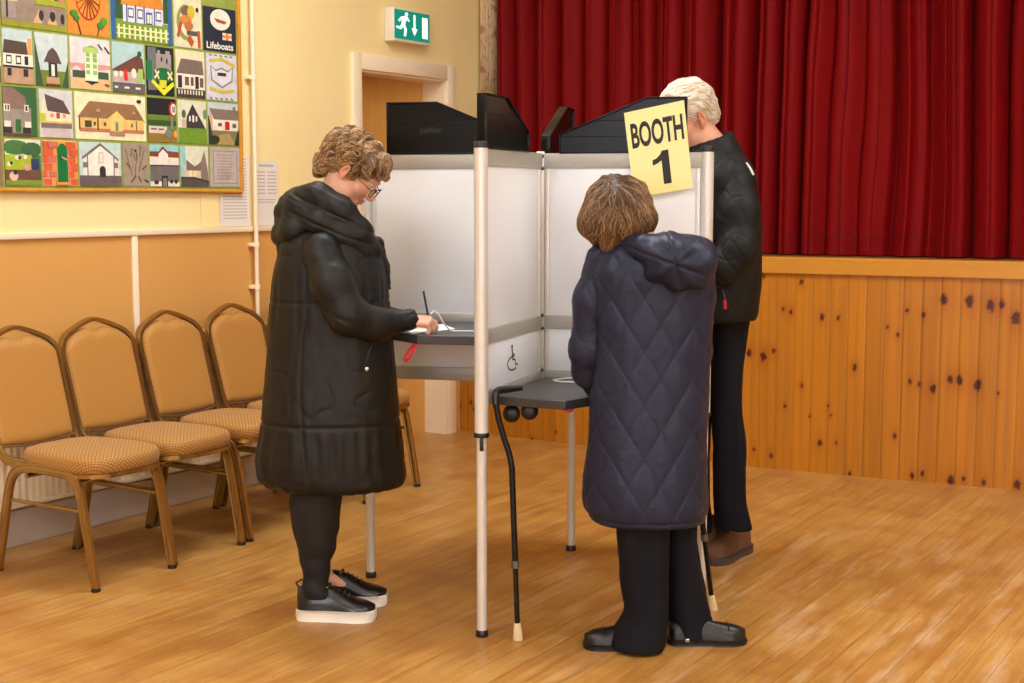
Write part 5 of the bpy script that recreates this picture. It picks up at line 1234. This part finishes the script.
# coat
m_navy=mat('navy quilted nylon',(33,38,60),.44,bmp=.35,bscale=28,spec=.28)
FC=Field((.12,.74,.0042),(4.0,4.50,.0042),(.34,1.34,.0042))
rows=[(236,618,696,.075),(247,600,706,.105),(264,590,712,.130),(300,590,713,.135),(350,593,710,.140),(400,590,708,.150),(450,587.5,706,.165),(486,583,707,.178),(507,585,707,.178),(518.5,591,704,.168)]
FC.loft(torso_rings(rows,YB),rim=.014,p=2.5)
v,f=FC.mesh(1); n=vnormals(v,f)
def quiltf(u,w,amp=.0075,pu=.100,pw=.162):
    p=u/pu+w/pw; q=u/pu-w/pw; return amp*((np.abs(np.sin(math.pi*p))*np.abs(np.sin(math.pi*q)))**.22-.75)
cx=.42; cy=YB
th=np.arctan2(v[:,0]-cx,-(v[:,1]-cy)); u=np.where(np.abs(n[:,1])>.0,th,th)
# arc length around: project on the back as x, on the sides as y
uu=(v[:,0]-cx)+np.sign(v[:,0]-cx)*np.maximum(0,v[:,1]-(cy-.07))
hemz=float(at(640,516,YB)[2]); 
d=quiltf(uu+.02,v[:,2]-.62)+.004*fold_noise(v,8,8,2.5,1)+.002*fold_noise(v,28,28,14,2)+.0008*vn(v*75)
band=np.clip((v[:,2]-hemz-.004)/.006,0,1); d=d*band-.004*seam(v[:,2]-(hemz+.012),.004)
v=v+n*d[:,None]
coat2=np_obj('coat',v,f,m_navy,wb)
qs=lambda v,S_: quiltf((v[:,0]-.2)*.9+.03,S_*.9,.0045)
sleeve('coat_sleeve',[at(603,259,4.24),at(592,300,4.24),at(588,350,4.25),at(590,370,4.29),at(598,382,4.37),at(600,385,4.43)],[.052,.056,.055,.053,.047,.040],.041,m_navy,coat2,quilt=qs,foldamp=.0014)
sleeve('coat_sleeve',[at(698,259,4.245),at(696,300,4.26),at(693,352,4.30),at(682,368,4.42),at(675,371,4.52)],[.056,.056,.054,.050,.040],.041,m_navy,coat2,quilt=qs,foldamp=.0014,seed=3)
# hood lying on the back
FK=Field((.26,.70,.004),(3.98,4.40,.004),(1.10,1.34,.004))
FK.chain([at(622,245,4.19),at(645,248,4.13),at(668,258,4.10),at(692,264,4.11)],[.022,.040,.066,.074],.03)
FK.chain([at(645,246,4.15),at(672,247,4.13),at(700,252,4.14)],[.030,.042,.046],.02)
FK.chain([at(655,272,4.11),at(680,276,4.10),at(698,272,4.12)],[.030,.042,.046],.02)
FK.chain([at(700,252,4.17),at(702,262,4.22),at(690,246,4.30),at(660,243,4.32)],[.045,.04,.035,.03],.02)
FK.chain([at(622,246,4.20),at(618,248,4.28),at(628,250,4.34)],[.024,.028,.028],.015)
v,f=FK.mesh(1); n=vnormals(v,f)
c0=at(677,263,4.03); an=np.arctan2(v[:,2]-c0[2],v[:,0]-c0[0]); rr_=np.hypot(v[:,2]-c0[2],v[:,0]-c0[0])
d=.003*np.sin(an*7+1+vn(v*9)*2)*np.clip(rr_/.05,0,1)*np.clip((.2-rr_)/.1,0,1)-.005*seam(v[:,0]-c0[0]+.06*(v[:,2]-c0[2])*4-.0,.0035)*(v[:,2]<c0[2]+.1)
pl_=(v[:,2]-at(640,252,4.1)[2])*.8+(v[:,0]-at(640,252,4.1)[0])*.30; d=d-.005*seam(pl_,.004)+.002*vn(v*25)+.0008*vn(v*75)
np_obj('coat_hood',v+n*d[:,None],f,m_navy,coat2)
# trousers
m_trs=mat('black wool trousers',(19,20,27),.8,bmp=.12,bscale=300,spec=.2)
def trouser(rows_,Y0,ry,xr,zr_,mat_,parent,name='trouser_leg',fa=.005,p=2.4,seed=0,crease=None,yo=None):
    G=Field((xr[0],xr[1],.005),(Y0-.2,Y0+.2,.005),(zr_[0],zr_[1],.005)); rr=[]
    for i,(y,l,r) in enumerate(rows_):
        a=at(l,y,Y0); c=at(r,y,Y0); rr.append((float(a[2]),float((a[0]+c[0])/2),Y0+(yo[i] if yo else 0),float((c[0]-a[0])/2),ry if np.isscalar(ry) else ry[i]))
    G.loft(rr,rim=.008,p=p); v,f=G.mesh(1); n=vnormals(v,f)
    v=v+n*(fa*fold_noise(v,24,24,2.4,seed)+.002*vn(v*22+seed)+.0007*vn(v*80))[:,None]
    return np_obj(name,v,f,mat_,parent)
trouser([(500,616,670),(530,617,669),(560,619,668),(588,621,668),(612,624,668),(630,614,667),(641,609,666),(646,610,665)],4.20,[.085,.083,.082,.082,.086,.098,.105,.105],(.27,.52),(.005,.50),m_trs,wb,fa=.006)
trouser([(500,660,700),(530,663,697),(560,664,700),(588,665,705),(612,666,710),(626,668,714),(634,670,717),(638,670,716)],4.30,[.080,.078,.078,.080,.084,.090,.095,.095],(.40,.72),(.005,.50),m_trs,wb,fa=.006,seed=4)
m_shoe2=mat('black polished leather',(22,20,19),.36,bmp=.15,bscale=90); m_sole2=mat('black rubber heel and sole',(14,13,13),.5)
HT=[.058,.064,.068,.068,.062,.054,.048,.044,.030]
o,top,_a,_b=shoe(wb,'shoe',V3(.478,4.215,0),(-1,-.04),.25,.092,HT,m_shoe2,m_sole2,sole=.016); 
b=MB(); b.tube([top(.76,-.034),top(.765,-.015)+V3(0,0,.001),top(.765,.015)+V3(0,0,.001),top(.76,.034)],.0022,6); b.build('toe_cap_seam',m_shoe2,o,world=True)
o,top,_a,_b=shoe(wb,'shoe',V3(.50,4.245,0),(1,.03),.245,.092,HT,m_shoe2,m_sole2,sole=.016)
b=MB(); b.tube([top(.76,-.034),top(.765,-.015)+V3(0,0,.001),top(.765,.015)+V3(0,0,.001),top(.76,.034)],.0022,6); b.build('toe_cap_seam',m_shoe2,o,world=True)
b=MB(); c=at(687.5,640.5,4.195); b.box(tuple(c),(.014,.004,.012),None,0,.002); b.build('small_buckle',m_snap,o,world=True)

# ============================================ 3. man behind the booth
YM=5.15
wm=empty('person',(.79,YM,0),0,'white haired man in a black jacket behind the booth, face hidden by the sign','person')
yawm=math.radians(180+30)
HM=Head(at(687,120,YM),hframe(yawm,math.radians(24)),1.05)
F=Field([(.30,.52,.010),(.52,.86,.0035),(.86,1.08,.01)],[(4.86,5.00,.01),(5.0,5.32,.0035),(5.32,5.50,.01)],[(-.01,1.0,.012),(1.0,1.50,.01),(1.50,1.87,.0035)])
nk=at(711,158,YM+.02); HM.build(F,nk,.062,True)
F.chain([nk,at(714,220,YM+.03),at(712,285,YM+.02)],[.07,.11,.09],.06)
F.chain([at(731,185,5.04),at(734,250,4.94),at(705,273,4.96)],[.05,.038,.030],.02); 
F.chain([at(690,185,5.32),at(672,262,5.32),at(655,272,5.22)],[.055,.045,.035],.02)
hand(F,V3(.70,4.97,1.09),nrm((-1,.3,-.3)),(0,0,-1),nrm((.3,1,0)),[(.4,.6,.4)]*4,1.0); F.rc(at(705,272,4.98),V3(.70,4.97,1.09),.034,.026,.02)
F.rc(at(655,272,5.22),V3(.50,5.20,1.09),.034,.026,.02); hand(F,V3(.50,5.20,1.09),nrm((-1,0,-.3)),(0,0,-1),nrm((0,-1,0)),[(.3,.5,.3)]*4,1.0)
for y_,px in ((5.22,731),(5.29,700)):
    hip=at(px,335,y_); hip=V3(at(724 if y_<5.25 else 702,330,y_)[0],y_,.93); F.chain([hip,V3(at(729 if y_<5.25 else 698,440,y_)[0],y_,.5),V3(at(731 if y_<5.25 else 698,530,y_)[0],y_,.17)],[.050,.034,.022],.02); F.rc(at(712,285,YM+.02),hip,.08,.05,.03)
v,f=F.mesh(1); np_obj('body',v,f,m_skin,wm,col=skin_color(v,HM,(218,160,134),.6))
FH=Field((.54,.86,.0035),(5.0,5.32,.0035),(1.52,1.90,.0035))
def mE(c,r,k=.02,mode='add'): FH.ell(HM.w(*c),np.array(r)*HM.s,HM.M,k,mode)
mE((0,-.020,.052),(.088,.104,.088)); mE((0,-.075,-.005),(.068,.045,.055),.03)
mE((0,.130,.008),(.10,.078,.085),.010,'sub'); mE((0,.10,.105),(.055,.05,.05),.02,'sub')
for q in (-1,1): mE((.092*q,.006,-.012),(.030,.024,.040),.008,'sub')
mE((0,-.06,-.10),(.09,.07,.05),.01,'sub')
v,f=FH.mesh(1); n=vnormals(v,f); L=HM.loc(v); wv=vn(L*np.array([60,18,60]))
v=v+n*(.003*wv+.0025*vn(L*40))[:,None]
hr=np_obj('hair',v,f,m_hair,wm,col=np.clip(np.array(srgb((222,208,188)))[None]*(1+.12*wv)[:,None],0,1))
flm=lambda p:(lambda l:HM.M[1]*-.9+HM.M[2]*(-.9 if l[2]<.08 else -.1)+HM.M[0]*(.3*np.sign(l[0])))(HM.loc(p))
comb('hair_locks',v,f,m_hair,hr,700,.05,.0016,flm,8,((214,196,170),(240,228,208),(250,242,228)),wave=.002,steps=8,lift=.001)
# jacket
m_jkt=mat('black softshell jacket cloth',(22,22,22),.6,bmp=.5,bscale=18,spec=.25)
FC=Field((.46,1.06,.0055),(4.84,5.50,.0055),(.88,1.72,.0055))
def mring(y,r,rx_,ry_):
    a=at(r,y,YM); # right silhouette at pixel r
    hx=math.sqrt((rx_*math.cos(math.radians(30)))**2+(ry_*math.sin(math.radians(30)))**2); return (float(a[2]),float(a[0]-hx*1.03),YM+.02,rx_,ry_)
FC.loft([mring(146,731,.09,.10),mring(156,742,.12,.15),mring(170,750,.14,.20),mring(200,755,.15,.22),mring(245,757,.153,.225),mring(288,756,.15,.225),mring(312,753,.15,.22),mring(319,752,.148,.215)],rim=.015,p=2.4,ang=math.radians(30))
v,f=FC.mesh(1); n=vnormals(v,f); v=v+n*(.006*fold_noise(v,9,9,4,3)-.006*crease(v,5,5,20,5,.12,[[.8,0,.6],[0,1,0],[-.6,0,.8]])+.001*vn(v*60))[:,None]
jk=np_obj('jacket',v,f,m_jkt,wm)
sleeve('jacket_sleeve',[at(731,180,5.04),at(737,215,4.98),at(738,250,4.93),at(722,268,4.92),at(702,276,4.95)],[.076,.078,.070,.060,.048],.046,m_jkt,jk,foldamp=.005,seed=9)
sleeve('jacket_sleeve',[at(694,185,5.30),at(676,230,5.34),at(668,262,5.32),at(655,270,5.24)],[.08,.075,.068,.055],.048,m_jkt,jk,foldamp=.005,seed=12)
FK=Field((.60,.92,.0045),(5.0,5.36,.0045),(1.48,1.76,.0045))
cc0=at(707,139,YM+.01)
ring=[cc0+V3(.078*math.cos(a)*1.05,.078*math.sin(a),(-.02+.028*math.cos(a-math.radians(20)))) for a in np.linspace(0,2*math.pi,17)]
FK.chain(ring,[.020]*17,.01); FK.chain([p+V3(0.004,0,-.035) for p in ring],[.028]*17,.02); FK.chain([p+V3(0.010,0,-.075) for p in ring],[.036]*17,.03)
v,f=FK.mesh(1); n=vnormals(v,f); np_obj('jacket_collar',v+n*(.002*vn(v*25))[:,None],f,m_jkt,jk)
b=MB(); b.tube([at(722.5,290,4.865),at(724.5,297,4.86),at(724.5,303,4.86)],.003,6); b.build('pocket_zip',m_blk,jk,world=True)
b=MB(); b.tube([at(724.8,300,4.85),at(725.2,309,4.848)],.0062,6); b.build('red_zip_pull',m_red,jk,world=True)
b=MB(); b.tube(bez([at(746,163,5.05),at(750,168,5.04),at(753.5,175,5.03)],4),.0045,6); b.build('shoulder_logo',mat('white embroidered mark',(225,215,210),.6),jk,world=True)
m_nav=mat('dark navy work trousers',(16,19,30),.75,spec=.2,bmp=.15,bscale=200)
trouser([(315,708,750),(345,710,746),(380,711,742),(410,712,741),(440,713,746),(470,713.5,747),(500,714,747),(512,715,749),(527,716,752)],5.22,[.10,.095,.09,.085,.083,.08,.078,.082,.085],(.68,.97),(.08,.99),m_nav,wm,fa=.009,seed=8)
trouser([(315,684,722),(360,684,716),(410,684,712),(450,684,709.5),(500,685,710),(530,686,713)],5.28,.08,(.60,.86),(.08,.98),m_nav,wm,fa=.006,seed=2)
m_boot=mat('brown suede boot leather',(102,68,44),.8,var=.3,scale=30,bmp=.3,bscale=150); m_bsole=mat('dark grey lugged sole',(72,62,56),.8,bmp=.5,bscale=120)
HB_=[.135,.150,.150,.132,.106,.072,.062,.054,.036]
hp=on_z(750,551); tp=on_z(716,566); dv=nrm(tp-hp)
o,top,_a,_b=shoe(wm,'hiking_boot',hp+V3(-.02,.03,0),dv,.30,.118,HB_,m_boot,m_bsole,sole=.030,soleg=.006)
laces(o,top,(.34,.40,.46,.52,.58),.026,mat('dark brown boot lace',(30,20,16),.8),.004)
o,top,_a,_b=shoe(wm,'hiking_boot',V3(.80,5.33,0),dv,.30,.118,HB_,m_boot,m_bsole,sole=.030,soleg=.006)
laces(o,top,(.34,.40,.46,.52,.58),.026,mat('brown boot lace',(52,36,28),.8),.004)
# ================================================================== LIGHT AND CAMERA
m_tube=emis('fluorescent diffuser',(255,240,215),2.2); m_case=mat('white lamp casing',(235,235,230),.4)
LAMPS=[(-1.7,2.2,'left'),(2.4,1.6,'right'),(-.35,5.1,'far left'),(2.4,4.4,'far right'),(0,-.9,'rear')]
LW=float(50)
for i,(x,y,_) in enumerate(LAMPS):
    e=empty('ceiling_light',(x,y,CEIL),0,None,None); tag(e,'long fluorescent ceiling light, %s of the hall ceiling'%_,'ceiling light','fluorescent ceiling lights')
    b=MB(); b.box((0,0,-.03),(1.5,.24,.06),None,0,.01); b.build('lamp_casing',m_case,e)
    b=MB(); b.box((0,0,-.075),(1.44,.2,.03),None,0,.01); b.build('diffuser',m_tube,e)
    l=bpy.data.lights.new('ceiling_lamp','AREA'); l.shape='RECTANGLE'; l.size=1.44; l.size_y=.9; l.energy=LW*(1.15,.95,1.5,.9,1.35)[i]; l.color=(.93,.97,1.0)
    o=bpy.data.objects.new('ceiling_lamp',l); COL.objects.link(o); o.location=(0,0,-.1); o.parent=e
# two made-up windows behind the camera, added as extra light
wy=-2.44
for i,x in enumerate((-2.0,2.4)):
    e=empty('added_window_%d'%(i+1),(x,wy,1.0)); tag(e,kind='structure')
    b=MB()
    for a in ((-.75,0,.05,1.9),(.75,0,.05,1.9),(0,-.93,1.5,.06),(0,.93,1.5,.06),(0,0,.04,1.9),(0,0,1.5,.04)): b.box((a[0],0,.95+a[1]),(a[2],.06,a[3]),None,0,.004)
    b.build('added_window_frame',m_trim,e)
    b=MB(); b.box((0,-.0,.95),(1.5,.01,1.86)); b.build('fill_pane',emis('glowing fill pane',(235,240,255),1.5),e)
    l=bpy.data.lights.new('fill_light','AREA'); l.shape='RECTANGLE'; l.size=1.5; l.size_y=1.86; l.energy=75; l.color=(.9,.96,1.0)
    o=bpy.data.objects.new('fill_light',l); COL.objects.link(o); o.location=(0,.06,.95); o.rotation_euler=(math.radians(90),0,math.pi); o.parent=e
w=bpy.data.worlds.new('hall air'); SC.world=w; w.use_nodes=True; w.node_tree.nodes['Background'].inputs[0].default_value=(.95,.97,1,1); w.node_tree.nodes['Background'].inputs[1].default_value=.04
cam=bpy.data.cameras.new('camera'); co=bpy.data.objects.new('camera',cam); COL.objects.link(co)
co.location=(0,0,EYE); co.rotation_euler=(math.pi/2-TILT,0,0); cam.sensor_width=36; cam.lens=36*FPX/1024; cam.clip_start=.05; SC.camera=co
SC.view_settings.view_transform='Standard'; SC.view_settings.look='None'; SC.view_settings.gamma=1; SC.view_settings.exposure=0; SC.view_settings.use_curve_mapping=False
